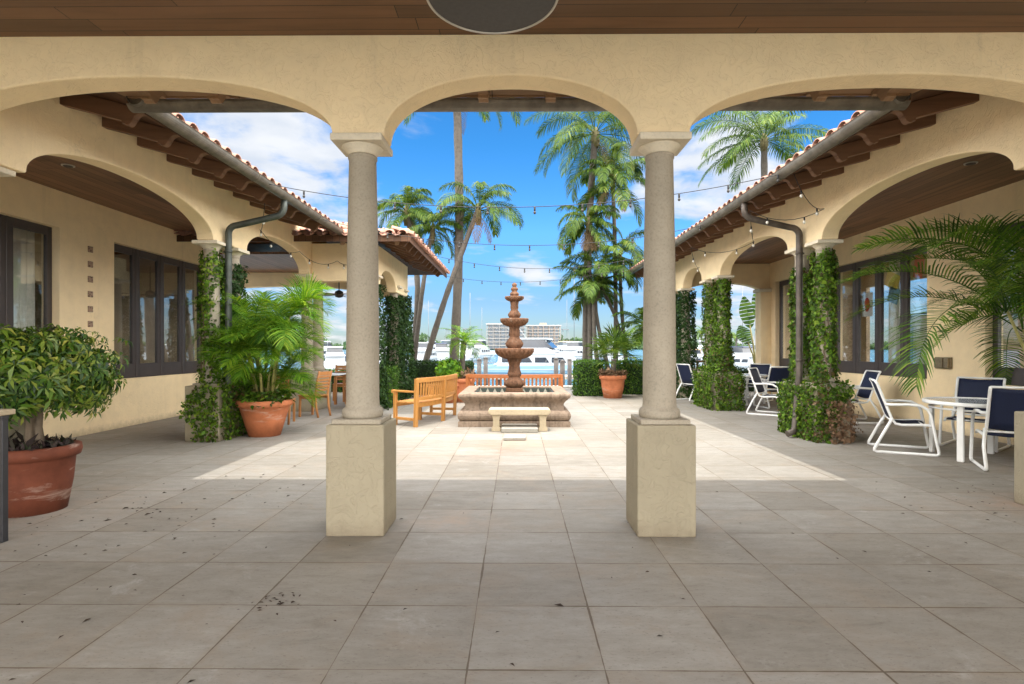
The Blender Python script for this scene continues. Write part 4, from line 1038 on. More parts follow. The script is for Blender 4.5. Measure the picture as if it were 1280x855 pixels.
# little stone bench before the fountain, grey step and loose slab
bn = thing('stone_bench', 'low buff stone bench standing before the fountain basin', 'stone bench', (.05, 9.52, 0))
m = MB(); sl_ = [(-.43, .0), (-.47, .03), (-.48, .06), (-.47, .085), (-.44, .10), (.54, .10), (.57, .085), (.58, .06), (.57, .03), (.53, 0)]
m.prism([(x, 9.40, .28 + z) for x, z in sl_], (0, .34, 0)); m.build('seat', M['benchstone'], bn, .012, 2)
for x0 in (-.42, .37):
    m = MB(); m.prism([(x0, 9.43, 0), (x0 + .155, 9.43, 0), (x0 + .155, 9.43, .05), (x0 + .135, 9.43, .08), (x0 + .13, 9.43, .20), (x0 + .155, 9.43, .279), (x0, 9.43, .279), (x0 + .02, 9.43, .20), (x0 + .02, 9.43, .08), (x0, 9.43, .05)], (0, .28, 0)); m.build('leg', M['benchstone'], bn, .008)
m = MB(); m.box(-.255, .36, 9.30, 9.86, 0.0, .075); o = m.build('stone_step', M['grey_slab'], None, .01); tag(o, 'low grey stone step between the legs of the small bench', 'step')
m = MB(); m.prism([(-.20, 8.50, .002), (.14, 8.52, .002), (.155, 8.82, .002), (-.17, 8.85, .002)], (0, 0, .045)); o = m.build('loose_slab', M['grey_slab'], None, .008); tag(o, 'loose grey slab lying on the sunlit paving before the fountain', 'paving slab')

# ------------------------------------------------------------------ teak benches
def curved_bench(label, pts_back, dirn, mt, mtz, nslat=26, group=None, h=.86, seat_d=.5):
    """pts_back: three ground points of the back posts; dirn: towards the sitter's front at each"""
    A = [Vector((*p, 0)) for p in pts_back]; D = [Vector((*d, 0)).normalized() for d in dirn]
    def P(t, u, z):
        # quadratic through the three posts
        l0, l1, l2 = (1 - t) * (1 - 2 * t), 4 * t * (1 - t), t * (2 * t - 1)
        c = A[0] * l0 + A[1] * l1 + A[2] * l2; d = (D[0] * l0 + D[1] * l1 + D[2] * l2).normalized()
        return c + d * u + Vector((0, 0, z))
    t_ = thing('garden_bench', label, 'bench', tuple((A[0] + A[2]) / 2), group=group)
    def sweep(mb, u, z, w, hh, t0=0., t1=1., n=14):
        for k in range(n):
            a, b_ = t0 + (t1 - t0) * k / n, t0 + (t1 - t0) * (k + 1) / n
            vs = []
            for t in (a, b_):
                for (du, dz) in ((-w / 2, -hh / 2), (w / 2, -hh / 2), (w / 2, hh / 2), (-w / 2, hh / 2)): vs.append(P(t, u + du, z + dz))
            fs = [(0, 1, 5, 4), (1, 2, 6, 5), (2, 3, 7, 6), (3, 0, 4, 7)]
            if k == 0: fs.append((0, 3, 2, 1))
            if k == n - 1: fs.append((4, 5, 6, 7))
            mb.add(vs, fs)
    def post(u, t, z0, z1, w=.06, lean=0):
        m = MB(); p0, p1 = P(t, u, z0), P(t, u - lean, z1)
        d = (P(min(1, t + .01), u, 0) - P(max(0, t - .01), u, 0)).normalized(); m.bar(p0, p1, w, w, up=d); return m
    for t in (0, .5, 1):
        post(0, t, 0, h, .065, .03).build('leg', mtz, t_, .004)
        post(seat_d, t, 0, .60 if t != .5 else .41, .06).build('leg', mtz, t_, .004)
        m = MB(); m.bar(P(t, 0, .13), P(t, seat_d, .13), .035, .05); m.build('stretcher', mt, t_, .003)
    m = MB()
    for u in np.linspace(.05, seat_d + .02, 6): sweep(m, u, .42, .07, .022)
    sweep(m, .03, .375, .03, .07); sweep(m, seat_d, .375, .03, .07); m.build('seat', mt, t_, .003)
    m = MB(); sweep(m, -.028, h - .03, .04, .085); sweep(m, -.012, .50, .035, .06)
    for k in range(nslat):
        t = (k + .5) / nslat
        m.bar(P(t, -.012, .52), P(t, -.027, h - .06), .018, .042, up=(P(min(1, t + .01), 0, 0) - P(max(0, t - .01), 0, 0)).normalized())
    m.build('backrest', mt, t_, .003)
    for t in (0, 1):
        m = MB(); m.bar(P(t, -.03, .625), P(t, seat_d + .06, .625), .065, .035)
        m.obox(P(t, seat_d + .05, .615), (P(t, 1, 0) - P(t, 0, 0)).normalized() * .03, (P(t, 1, 0) - P(t, 0, 0)).normalized().cross(Vector((0, 0, 1))) * .033, (0, 0, .03)); m.build('armrest', mt, t_, .006)
    return t_
curved_bench('golden curved teak bench seen from behind left of the fountain', [(-1.80, 9.95), (-1.42, 10.78), (-1.30, 11.72)], [(-.85, .55), (-.94, .33), (-1, .1)], M['teak'], M['teak_z'], 24)
curved_bench('reddish teak bench standing behind the fountain before the pilings', [(1.02, 12.75), (-.04, 12.55), (-1.12, 12.75)], [(.1, 1), (0, 1), (-.1, 1)], M['teak_red'], M['teak_red'], 24, h=.80)

# ------------------------------------------------------------------ patio furniture
def sling_chair(label, x, y, rz, group='white sling patio chairs'):
    src = sling_chair.src
    if src is None:
        t = thing('patio_chair', label, 'chair', (0, 0, 0), 0, group, local=True)
        for sd in (-1, 1):
            yy = sd * .29; m = MB()
            arc = [(-.36, .97), (-.335, .93), (-.17, .46), (-.13, .40), (-.06, .385), (.18, .40), (.25, .395), (.28, .37)]
            m.tube([(a, yy * .93, z) for a, z in arc], .018, 8)
            yo = yy * 1.08
            loop = [(-.245, yy * .96, .66), (-.18, yo, .655), (.0, yo, .665), (.14, yo, .655), (.215, yo, .61), (.25, yo, .54), (.29, yo, .30), (.335, yo, .06), (.335, yo, .03), (.31, yo, .016), (.0, yo, .016), (-.34, yo, .016), (-.375, yo, .03), (-.37, yo, .06), (-.27, yo, .27), (-.165, yy * .97, .47)]
            m.tube(loop, .019, 8); m.build('side_frame', M['white'], t, local=True)
        m = MB(); m.tube([(-.36, -.27, .97), (-.36, .27, .97)], .014, 8); m.build('top_rail', M['white'], t, local=True)
        m = MB(); m.tube([(-.17, -.28, .44), (-.17, .28, .44)], .013, 8); m.tube([(.20, -.28, .385), (.20, .28, .385)], .013, 8); m.build('crossbar', M['white'], t, local=True)
        def sheet(name, pr):
            m = MB(); vs = []; fs = []
            for (a, z) in pr:
                for q in range(7):
                    v = -1 + 2 * q / 6; vs.append((a, v * .262, z - .018 * (1 - v * v)))
            n = len(pr)
            for i in range(n - 1):
                for q in range(6): fs.append((i * 7 + q, i * 7 + q + 1, (i + 1) * 7 + q + 1, (i + 1) * 7 + q))
            m.add(vs, fs, True); o = m.build(name, M['sling'], t, local=True)
            md = o.modifiers.new('thick', 'SOLIDIFY'); md.thickness = .006
        sheet('backrest', [(-.357, .965), (-.33, .915), (-.27, .75), (-.21, .58), (-.175, .475)]); sheet('seat', [(-.13, .41), (-.06, .392), (.06, .396), (.18, .407), (.25, .40)])
        sling_chair.src = t
    else:
        t = copy_tree(src); t['label'] = label; t['group'] = group
    t.location = (x, y, 0); t.rotation_euler = (0, 0, rz); return t
sling_chair.src = None
def patio_table(label, x, y, rz, r=.56):
    src = patio_table.src
    if src is None:
        t = thing('patio_table', label, 'table', (0, 0, 0), 0, 'white round patio tables', local=True)
        m = MB(); m.lathe([(.02, .715), (r - .035, .715), (r - .035, .727), (.02, .727)], (0, 0, 0), 48, smooth=False); m.build('tabletop', M['tabletop'], t, local=True)
        m = MB(); pr = [(r - .04, .695), (r, .69), (r + .005, .70), (r + .005, .73), (r - .005, .738), (r - .04, .735)]
        vs = []; fs = []; n = 48
        for (q, z) in pr + [pr[0]]:
            for k in range(n): a = 2 * math.pi * k / n; vs.append((q * math.cos(a), q * math.sin(a), z))
        for i in range(len(pr)):
            for k in range(n): fs.append((i * n + k, i * n + (k + 1) % n, (i + 1) * n + (k + 1) % n, (i + 1) * n + k))
        m.add(vs, fs, True)
        m.tube([((r - .07) * math.cos(2 * math.pi * k / 32), (r - .07) * math.sin(2 * math.pi * k / 32), .64) for k in range(32)], .014, 6, closed=True); m.build('rim', M['white'], t, local=True)
        for k in range(4):
            a = math.pi / 4 + k * math.pi / 2; m = MB(); c, s_ = math.cos(a), math.sin(a)
            m.obox((c * (r - .07), s_ * (r - .07), .345), (c * .022, s_ * .022, 0), (-s_ * .035, c * .035, 0), (0, 0, .345)); m.build('leg', M['white'], t, .006, local=True)
        patio_table.src = t
    else:
        t = copy_tree(src); t['label'] = label
    t.location = (x, y, 0); t.rotation_euler = (0, 0, rz); return t
patio_table.src = None
patio_table('white round patio table nearest the right edge with pale glass top', 5.93, 7.25, R(-12))
patio_table('white round patio table behind the weathered downpipe', 5.85, 11.0, R(10))
patio_table('white round patio table farthest back beside the second ivied pier', 5.75, 14.2, R(30))
sling_chair('white framed navy sling chair seen from the side, left of the nearest table', 5.32, 7.72, R(-26))
sling_chair('navy sling chair seen from behind at the right edge of the photo', 5.83, 6.62, R(62))
sling_chair('navy sling chair on the far side of the nearest table by the outlet box', 6.55, 8.05, R(218))
sling_chair('navy sling chair just right of the bright ivied pier under the big window', 6.45, 10.75, R(172))
sling_chair('white framed chair turned side on just left of the weathered downpipe', 5.38, 11.9, R(-40))
sling_chair('navy sling chair between the weathered downpipe and the window wall', 6.2, 11.95, R(250))
sling_chair('navy chair at the farthest table, right of the second ivied pier', 6.1, 13.3, R(95))
sling_chair('navy chair on the back side of the farthest table', 6.35, 14.9, R(225))
sling_chair('white framed chair half hidden left of the second ivied pier beside the brown bin', 4.75, 15.0, R(20))

def wood_chair(label, x, y, rz):
    src = wood_chair.src
    if src is None:
        t = thing('dining_chair', label, 'chair', (0, 0, 0), 0, 'slatted wooden dining chairs', local=True); W = M['teak_chair']
        for (lx, ly) in ((.20, .19), (.20, -.19)):
            m = MB(); m.bar((lx, ly, 0), (lx - .01, ly, .43), .04, .04); m.build('leg', W, t, .004, local=True)
        for ly in (.19, -.19):
            m = MB(); m.tube([(-.26, ly, 0), (-.21, ly, .22), (-.19, ly, .44), (-.22, ly, .68), (-.29, ly, .94)], [.021, .023, .024, .022, .018], 6); m.build('leg', W, t, local=True)
        m = MB(); m.box(-.20, .23, -.215, .215, .425, .45)
        m.box(-.18, .21, -.20, -.18, .37, .425); m.box(-.18, .21, .18, .20, .37, .425); m.box(.19, .21, -.18, .18, .37, .425); m.build('seat', W, t, .006, local=True)
        m = MB()
        for k in range(6):
            z = .55 + k * .068; u = -.205 - (z - .5) * .17
            m.obox((u, 0, z), (.009, 0, .002), (0, .185, 0), (-.004, 0, .021 if k < 5 else .035))
        m.build('backrest', W, t, .003, local=True); wood_chair.src = t
    else: t = copy_tree(src); t['label'] = label
    t.location = (x, y, 0); t.rotation_euler = (0, 0, rz); return t
wood_chair.src = None
wood_chair('wooden slat back chair standing right of the bright areca pot', -4.18, 11.5, R(160))
wood_chair('wooden slat back chair partly behind the bright areca pot', -4.42, 10.45, R(100))
wood_chair('wooden chair under the pavilion beside the left front column', -4.05, 13.9, R(200))
wood_chair('wooden chair at the white topped pavilion table, back to the water', -4.7, 15.0, R(-80))
wt = thing('dining_table', 'dark wooden table with white top under the dining pavilion', 'table', (-4.85, 14.2, 0))
m = MB(); m.box(-5.4, -4.4, 13.75, 14.65, .72, .75); m.build('tabletop', M['white'], wt, .006)
for (x, y) in ((-5.3, 13.85), (-4.5, 13.85), (-5.3, 14.55), (-4.5, 14.55)): m = MB(); m.box(x - .03, x + .03, y - .03, y + .03, 0, .72); m.build('leg', M['teak_chair'], wt)
tc_ = thing('terracotta_planter', 'small terracotta planter beside the pavilion chairs behind the left front column', 'planter', (-3.75, 13.3, 0))
pot(tc_, -3.78, 13.25, 0, .15, .22, .36, M['terracotta'])
# ceiling fan in the pavilion
fn = thing('ceiling_fan', 'dark ceiling fan under the dining pavilion roof', 'fan', (-4.65, 14.6, 3.0))
m = MB(); m.lathe([(.02, 2.72), (.09, 2.74), (.12, 2.80), (.10, 2.88), (.03, 2.92)], (-4.65, 14.6, 0), 20); m.build('motor', M['lamp'], fn)
m = MB(); m.tube([(-4.65, 14.6, 2.9), (-4.65, 14.6, 3.55)], .015, 8); m.build('rod', M['lamp'], fn)
for k in range(5):
    a = 2 * math.pi * k / 5 + .35; c, s_ = math.cos(a), math.sin(a); m = MB()
    m.obox((-4.65 + c * .42, 14.6 + s_ * .42, 2.80), (c * .30, s_ * .30, 0), (-s_ * .06, c * .06, .012), (0, 0, .004)); m.build('blade', M['bin'], fn)
# dark stand with a stone top at the left edge of the frame
st = thing('console_stand', 'dark metal stand with pale stone top at the left edge of the photo', 'stand', (-4.0, 4.1, 0))
for (x, y) in ((-3.77, 4.06), (-4.5, 4.06)): m = MB(); m.box(x - .028, x + .028, y - .025, y + .025, 0, .90); m.build('leg', M['black_metal'], st, .003)
m = MB(); m.box(-4.53, -3.742, 4.03, 4.09, .901, .925); m.build('rail', M['black_metal'], st, .002)
m = MB(); m.box(-4.54, -3.735, 3.98, 4.14, .926, .965); m.build('top', M['benchstone'], st, .006)
# litter bin of brown slats
lb = thing('litter_bin', 'square brown slatted litter bin beside the far ivy columns', 'bin', (5.55, 16.6, 0))
m = MB(); m.box(5.27, 5.83, 16.32, 16.88, .04, .78)
for k in range(7): m.box(5.275 + k * .078, 5.335 + k * .078, 16.30, 16.32, .03, .80)
m.build('body', M['bin'], lb, .004)
m = MB(); m.box(5.24, 5.86, 16.28, 16.92, .98, 1.03)
for (x, y) in ((5.27, 16.31), (5.83, 16.31), (5.27, 16.89), (5.83, 16.89)): m.box(x - .025, x + .025, y - .025, y + .025, .78, .98)
m.build('hood', M['bin'], lb, .004)

# ------------------------------------------------------------------ string lights
def string_light(label, a, b_, sag, sp=.62, group='string lights over the courtyard', n=40, white=False):
    t = thing('string_light', label, 'string light', tuple(a), group=group)
    a, b_ = Vector(a), Vector(b_)
    P = lambda u: a.lerp(b_, u) - Vector((0, 0, sag * 4 * u * (1 - u)))
    m = MB(); m.tube([P(k / n) for k in range(n + 1)], .0055, 5); m.build('cable', M['wire'], t)
    L_ = (b_ - a).length; k = 1
    while k * sp < L_:
        p = P(k * sp / L_); m = MB(); m.lathe([(.011, -.06), (.014, -.05), (.014, 0), (.008, .006)], p, 8)
        s_ = m.build('socket', M['wire'], t)
        m = MB(); m.lathe([(.004, -.105), (.018, -.092), (.02, -.08), (.012, -.06)], p, 8); m.build('bulb', M['bulb'] if white else M['lamp'], s_); k += 1
    return t
string_light('nearest string of lights sagging across the sky in front of the tall palms', (-EX, 8.0, EZ), (EX, 7.6, EZ), .42, .66)
string_light('middle string of lights crossing below the nearest one', (-EX, 10.2, EZ), (EX, 10.8, EZ), .46, .66)
string_light('farthest string of lights from the pavilion eave to the far right eave', (-PAX, 13.2, 3.66), (EX, 13.6, EZ), .42, .6)
string_light('low string of lights just above the fountain top from the pavilion corner', (-PAX, 17.2, 3.62), (EX, 15.6, EZ), .35, .6)
for k, (lab, pts) in enumerate((('dark cable with small bulbs drooping under the right eave rafters', [(EX, 7.5, EZ - .03), (4.5, 8.2, 3.45), (3.75, 9.0, EZ - .18), (4.5, 10.6, 3.42), (3.8, 12.2, EZ - .2), (4.52, 13.8, 3.4)]),
                                ('dark cable with small bulbs drooping along the left arcade wall towards the pavilion', [(-3.8, 8.4, EZ - .2), (-4.52, 9.8, 3.5), (-4.52, 11.6, 3.42), (-4.0, 12.43, 3.35), (-3.4, 12.43, 3.5)]))):
    t = thing('string_light', lab, 'string light', pts[0])
    m = MB(); out = []
    for a, b_ in zip(pts, pts[1:]):
        a, b_ = Vector(a), Vector(b_)
        for q in range(8): u = q / 8; out.append(a.lerp(b_, u) - Vector((0, 0, .16 * 4 * u * (1 - u))))
    out.append(Vector(pts[-1])); m.tube(out, .005, 5); m.build('cable', M['wire'], t)
    for p in out[2::4]:
        m = MB(); m.lathe([(.009, -.05), (.012, -.03), (.012, 0)], p, 8); s_ = m.build('socket', M['wire'], t)
        m = MB(); m.lathe([(.006, -.10), (.022, -.085), (.022, -.065), (.010, -.05)], p, 8); m.build('bulb', M['bulb'], s_)

# ------------------------------------------------------------------ inside the windows
def curtain(label, x, y0, y1, z0, z1):
    m = MB(); n = 60; vs = []; fs = []
    for k in range(n + 1):
        y = y0 + (y1 - y0) * k / n; dx = .04 * math.sin(k * .9) + .015 * math.sin(k * 2.3)
        vs += [(x + dx, y, z0), (x + dx * .6, y, z1)]
    for k in range(n): fs.append((2 * k, 2 * k + 2, 2 * k + 3, 2 * k + 1))
    m.add(vs, fs, True); o = m.build('curtain', M['curtain']); md = o.modifiers.new('thick', 'SOLIDIFY'); md.thickness = .004
    return tag(o, label, 'curtain')
curtain('sheer white curtain behind the window left of the ornament tiles', -7.30, 7.3, 8.4, .3, 3.3)
curtain('pale curtain edge inside the big right window', 7.52, 11.05, 11.3, .3, 3.2)
def garment(label, x, y, mt, z1=2.1, ln=.95):
    m = MB(); pr = [(-.21, 0), (-.24, -.12), (-.17, -.2), (-.18, -ln), (.18, -ln), (.17, -.2), (.24, -.12), (.21, 0), (.06, .045), (-.06, .045)]
    m.prism([(x + a, y, z1 + b_) for a, b_ in pr], (0, .07, 0)); o = m.build('hanging_garment', mt, None, .015, 2); return tag(o, label, 'garment', 'clothes on the shop rail')
for lab, y, mt, z, ln in (('white garment nearest the glass edge on the shop rail', 10.66, M['cloth_white'], 2.0, 1.0), ('pale blue garment on the shop rail', 10.80, M['cloth_blue'], 2.0, 1.05), ('black garment beside the pale blue one on the shop rail', 10.94, M['cloth_black'], 2.0, .9), ('long white dress on the shop rail', 11.1, M['cloth_white'], 2.0, 1.25)):
    garment(lab, 7.75, y, mt, z, ln)
m = MB(); m.tube([(7.75, 9.6, 2.07), (7.75, 11.6, 2.07)], .014, 8)
for y in (9.65, 11.55): m.tube([(7.75, y, .02), (7.75, y, 2.07)], .014, 8)
tag(m.build('clothes_rail', M['black_metal']), 'metal rail for clothes behind the big right window', 'clothes rail')
def pennant(label, y, z, cols, w=.30, h=.42, tilt=0):
    t = thing('signal_flag', label, 'flag', (7.47, y, z)); m = MB(); x = 7.47
    m.box(x - .003, x + .003, y - w / 2, y + w / 2, z - h / 2, z + h / 2); m.build('cloth', cols[0], t)
    m = MB()
    if len(cols) > 1:
        m.add([(x - .006, y + w * .26 * math.cos(2 * math.pi * k / 20), z + h * .30 * math.sin(2 * math.pi * k / 20)) for k in range(20)], [tuple(range(20))]); m.build('emblem', cols[1], t)
    t.rotation_euler = (R(tilt), 0, 0)
pennant('white signal flag with a red disc hanging behind the big right window', 11.95, 2.33, (M['cloth_white'], M['cloth_red']), .36, .5)
pennant('red signal flag hanging behind the right end of the big window', 10.43, 2.93, (M['cloth_red'],), .24, .42, 10)
pennant('yellow signal flag hanging high behind the big right window', 11.16, 2.75, (M['cloth_yellow'],), .4, .3, 24)
pennant('blue signal flag hanging behind the big right window', 11.12, 2.45, (M['cloth_blue'],), .3, .3, 20)

# ------------------------------------------------------------------ hedges, planters and palms by the water
hedge('dark clipped hedge behind the curved teak bench', (-3.2, 16.6, 0), (-1.35, 17.5, .98), 7000, .06, M['ivy_dark'], 3)
hedge('bright clipped hedge to the left of the right terracotta planter', (1.72, 16.2, 0), (2.62, 17.0, 1.02), 6500, .052, M['hedge'], 4)
hedge('clipped hedge to the right of the right terracotta planter', (3.0, 16.8, 0), (4.15, 17.6, 1.0), 6500, .052, M['hedge'], 5)
hedge('clipped green shrub between the left front column and the pavilion corner', (-3.34, 12.9, 0), (-2.92, 13.9, .90), 4000, .05, M['hedge'], 6)
hedge('low hedge seen under the far end of the right loggia', (5.2, 18.0, 0), (9.5, 18.7, .75), 3000, .07, M['ivy_dark'], 7)
hedge('low hedge seen through the open back of the dining pavilion', (-9.5, 17.6, 0), (-3.9, 18.3, .7), 4500, .075, M['hedge'], 8)
def small_palm(name, label, x, y, pr, th, fl, mt, seed, fan=False, potm=None, ground=0, tm=None, under=None, nf=16):
    rg = np.random.default_rng(seed); t = thing(name, label, 'potted palm', (x, y, 0))
    pot(t, x, y, 0, pr[0], pr[1], pr[2], potm or M['terracotta'])
    top = (x + rg.normal(0, .03), y, pr[2] + th)
    trunk_mesh(t, [(x, y, pr[2] - .08), (x + .02, y, pr[2] + th * .5), top], .085, .075, tm or M['trunk'])
    parts = []
    for k in range(nf):
        az = 2.4 * k + rg.normal(0, .2); e0 = 1.35 - 1.5 * (k / nf) + rg.normal(0, .1)
        if not fan: parts.append(frond(top, az, e0, rg.uniform(1.0, 1.8), fl * rg.uniform(.8, 1.1), 26, .22, .016, .35, .12, .2, 0, rg, .008))
        else:
            L_ = fl * rg.uniform(.35, .6); d = np.array([math.cos(e0) * math.cos(az), math.cos(e0) * math.sin(az), math.sin(e0)]); sd = np.array([-math.sin(az), math.cos(az), 0]); up = np.cross(d, sd)
            c = np.array(top) + d * L_
            W = np.cross(d, sd) * .008
            parts.append((np.array([np.array(top) - sd * .008, np.array(top) + sd * .008, c + sd * .006, c - sd * .006]), np.array([[0, 1, 2, 3]])))
            for q in range(19):
                a = -1.9 + 3.8 * q / 18; dd = d * math.cos(a) + sd * math.sin(a); ln = fl * .62 * rg.uniform(.85, 1.1) * (1 - .1 * abs(a)); pw = np.cross(dd, up)
                md = c + dd * ln * .5 - up * .0; tp = c + dd * ln + np.array([0, 0, -ln * rg.uniform(.05, .3)])
                parts.append((np.array([c, md + pw * .02, tp, md - pw * .02]), np.array([[0, 1, 2, 3]])))
    V, Q = cat_quads(parts); quads('crown', V, Q, mt, t)
    if under is not None:
        n = 420; thh = rg.uniform(0, 6.28, n); rr = pr[1] * 1.05 * np.sqrt(rg.random(n)); p = np.stack([x + rr * np.cos(thh), y + rr * np.sin(thh), pr[2] + rg.random(n) * under[1]], 1)
        V, Q = leaves(p, np.stack([np.cos(thh) * .5, np.sin(thh) * .5, np.ones(n)], 1), .11, .5, .6, .1, -.2, rg); quads('underplanting', V, Q, under[0], t)
    return t
q = at(577, 470, 14.6); small_palm('potted_palm', 'small palm with slim dark trunk in an orange planter behind the fountain', q.x, 14.6, (.26, .36, .62), .95, .72, M['palm_bright'], 3, under=(M['ivy_brown'], .18), nf=18)
q = at(764, 480, 16.0); small_palm('potted_palm', 'fan palm in a tall terracotta planter against the right hedge', q.x, 15.75, (.25, .37, .64), .45, 1.0, M['palm'], 6, True, under=(M['cloth_yellow'] if False else M['ivy_brown'], .12), nf=22)
q = at(560, 480, 14.2); t = thing('potted_shrub', 'leafy green shrub in a terracotta planter behind the curved teak bench', 'potted shrub', (q.x, 14.4, 0)); pot(t, q.x, 14.4, 0, .22, .30, .5, M['terracotta'])
rgp = np.random.default_rng(4); n = 900; d = unit(rgp.normal(0, 1, (n, 3))); p = np.array([q.x, 14.4, .82]) + d * np.array([.36, .36, .32]) * rgp.uniform(.6, 1, (n, 1)); V, Q = leaves(p, d, .10, .6, .5, rg=rgp); quads('foliage', V, Q, M['palm_bright'], t)

def palm_at(label, base_px, crown_px, crown_py, Y, mid=None, **kw):
    b0 = at(base_px, 455, Y); c0 = at(crown_px, crown_py, Y); mm = None
    if mid: q = at(mid[0], mid[1], Y); mm = (q.x, q.y, q.z)
    return pinnate_palm('palm_tree', label, 'palm tree', (b0.x, Y, 0), (c0.x, c0.y, c0.z), mm, group='palms by the seawall', **kw)
palm_at('very tall straight palm with bare trunk rising out of the photo behind the bench', 566, 570, 88, 18.6, r=(.17, .13), nf=18, fl=2.6, ll=.55, seed=3, droop=(1.6, 2.4), dead=1, nl=54)
palm_at('leaning palm whose crown hangs right of the very tall bare trunk', 521, 598, 260, 18.0, mid=(556, 375), r=(.12, .075), nf=15, fl=1.65, ll=.46, lw=.036, seed=5, droop=(1.5, 2.4), emax=1.45, emin=0, hang=.9, dead=2)
palm_at('twin trunked palm with ragged crown left of the very tall bare trunk', 512, 508, 262, 18.9, mid=(522, 360), r=(.12, .08), nf=16, fl=1.3, ll=.44, lw=.036, seed=7, droop=(1.3, 2.3), emax=1.5, hang=.9, dead=2)
palm_at('smaller palm between the ragged crown and the very tall bare trunk', 514, 541, 284, 18.6, mid=(527, 370), r=(.10, .06), nf=14, fl=1.25, ll=.42, lw=.032, seed=9, droop=(1.4, 2.3), hang=.9, dead=1)
palm_at('tallest palm right of the fountain with long drooping fronds under the gutter', 733, 744, 165, 19.0, mid=(734, 330), r=(.15, .11), nf=24, fl=2.7, ll=.66, seed=11, droop=(1.3, 2.0), emin=-.5, hang=1.0, dead=2, nl=56)
palm_at('palm with upright green spear crown beside the right front column', 770, 766, 222, 18.4, mid=(769, 330), r=(.08, .06), nf=18, fl=1.7, ll=.48, lw=.042, seed=13, emax=1.5, droop=(1.3, 2.2), hang=.8, dead=3)
palm_at('shorter palm with drooping crown left of the spear crowned one', 738, 736, 277, 18.2, mid=(737, 360), r=(.09, .07), nf=16, fl=1.3, ll=.44, lw=.038, seed=15, droop=(1.6, 2.4), hang=1.0, dead=3)
palm_at('low bushy palm in the cluster above the right terracotta planter', 768, 752, 330, 18.0, mid=(745, 390), r=(.08, .05), nf=13, fl=1.5, ll=.42, lw=.036, seed=17, droop=(1.3, 2.2), emin=-.2, hang=.7)
palm_at('leaning palm close to the right front column in the right cluster', 786, 775, 318, 18.6, mid=(777, 385), r=(.08, .05), nf=11, fl=1.45, ll=.42, lw=.036, seed=19, droop=(1.3, 2.2), hang=.8, dead=1)
palm_at('thin leaning palm trunk in the middle of the right cluster', 790, 748, 352, 18.3, mid=(772, 405), r=(.07, .05), nf=9, fl=1.0, ll=.34, lw=.032, seed=21, droop=(1.4, 2.2), hang=.8)
palm_at('bushy low palm nearest the fan palm planter in the right cluster', 752, 742, 358, 17.9, r=(.08, .06), nf=15, fl=1.35, ll=.42, lw=.038, seed=35, droop=(1.2, 2.2), emax=1.4, emin=-.2, hang=.7)
palm_at('dark low palm half behind the right front column', 806, 806, 405, 17.6, r=(.10, .09), nf=16, fl=1.1, ll=.38, lw=.03, mt=M['palm_dark'], seed=27, droop=(.9, 1.6), emin=-.2)
b0 = at(955, 400, 21); c0 = at(955, 172, 21)
pinnate_palm('palm_tree', 'coconut palm with full round crown above the right tiled roof', 'palm tree', (b0.x, 21, 0), (c0.x, 21, c0.z), None, (.16, .11), 24, 2.6, .72, .05, M['palm'], M['trunk'], 25, (1.0, 1.6), -.35, 1.3, .9, 'palms by the seawall', 44)
# bird-of-paradise behind the right loggia
bp = thing('banana_plant', 'large paddle leaved plant seen through the end of the right loggia', 'plant', (8.0, 19.0, 0))
m = MB(); parts = []
for k, (pa, pb, tpx, tpy) in enumerate(((948, 440, 930, 362), (950, 430, 925, 398), (953, 440, 948, 350), (956, 440, 965, 365))):
    a = at(pa, pb, 19.0); c = at(tpx, tpy, 19.0 + .2 * k); a.z = 0.0; m.tube([a, a.lerp(c, .35) + Vector((0, 0, .3)), a.lerp(c, .6) + Vector((0, 0, .15))], [.04, .03, .02], 6)
    p0 = a.lerp(c, .55) + Vector((0, 0, .2)); d = (c - p0); ln = max(d.length, .9); d.normalize(); sd = d.cross(Vector((.2, -1, .1))).normalized()
    for sg in (-1, 1):
        for q in range(9):
            u0, u1 = q / 9, (q + .95) / 9; w0, w1 = .30 * math.sin(math.pi * (.12 + .85 * u0)), .30 * math.sin(math.pi * (.12 + .85 * u1))
            P = lambda u, w: tuple(p0 + d * ln * u + sd * sg * w + Vector((0, 0, -.25 * u * u - .25 * w)))
            parts.append((np.array([P(u0, 0), P(u1, 0), P(u1 + .05, w1), P(u0 + .07, w0)]), np.array([[0, 1, 2, 3]])))
m.build('stem', M['cane'], bp); V, Q = cat_quads(parts); quads('leaves', V, Q, M['hedge'], bp)

# ------------------------------------------------------------------ marina
WZ = -.85
def loft_hull(mb, L_, W, H, sheer=.35, mi=0):
    secs = []
    for k in range(13):
        u = k / 12; w = W / 2 * (1 - max(0, (u - .45) / .55) ** 2.2) * (1 if u > .05 else .95); z1 = H * (1 + sheer * u * u); x = -L_ / 2 + L_ * u + (0 if u < .9 else 0)
        rake = .10 * L_ * max(0, u - .5) * 2
        secs.append([(x - rake * .9, 0, -.25), (x - rake * .5, -w * .75, .0), (x - rake * .1, -w * .95, H * .5), (x, -w, z1), (x, w, z1), (x - rake * .1, w * .95, H * .5), (x - rake * .5, w * .75, .0)])
    vs = [p for s_ in secs for p in s_]; fs = []
    for i in range(12):
        for k in range(7): fs.append((i * 7 + k, i * 7 + (k + 1) % 7, (i + 1) * 7 + (k + 1) % 7, (i + 1) * 7 + k))
    fs += [tuple(range(7))[::-1], tuple(range(12 * 7, 13 * 7))]
    mb.add(vs, fs, False, mi)
def cabin_prism(mb, x0, x1, z0, z1, w, rake_f=.6, rake_b=.1):
    for_ = [(x0, z0), (x1, z0), (x1 - rake_f, z1), (x0 + rake_b, z1)]
    mb.prism([(x, -w / 2, z) for x, z in for_], (0, w, 0))
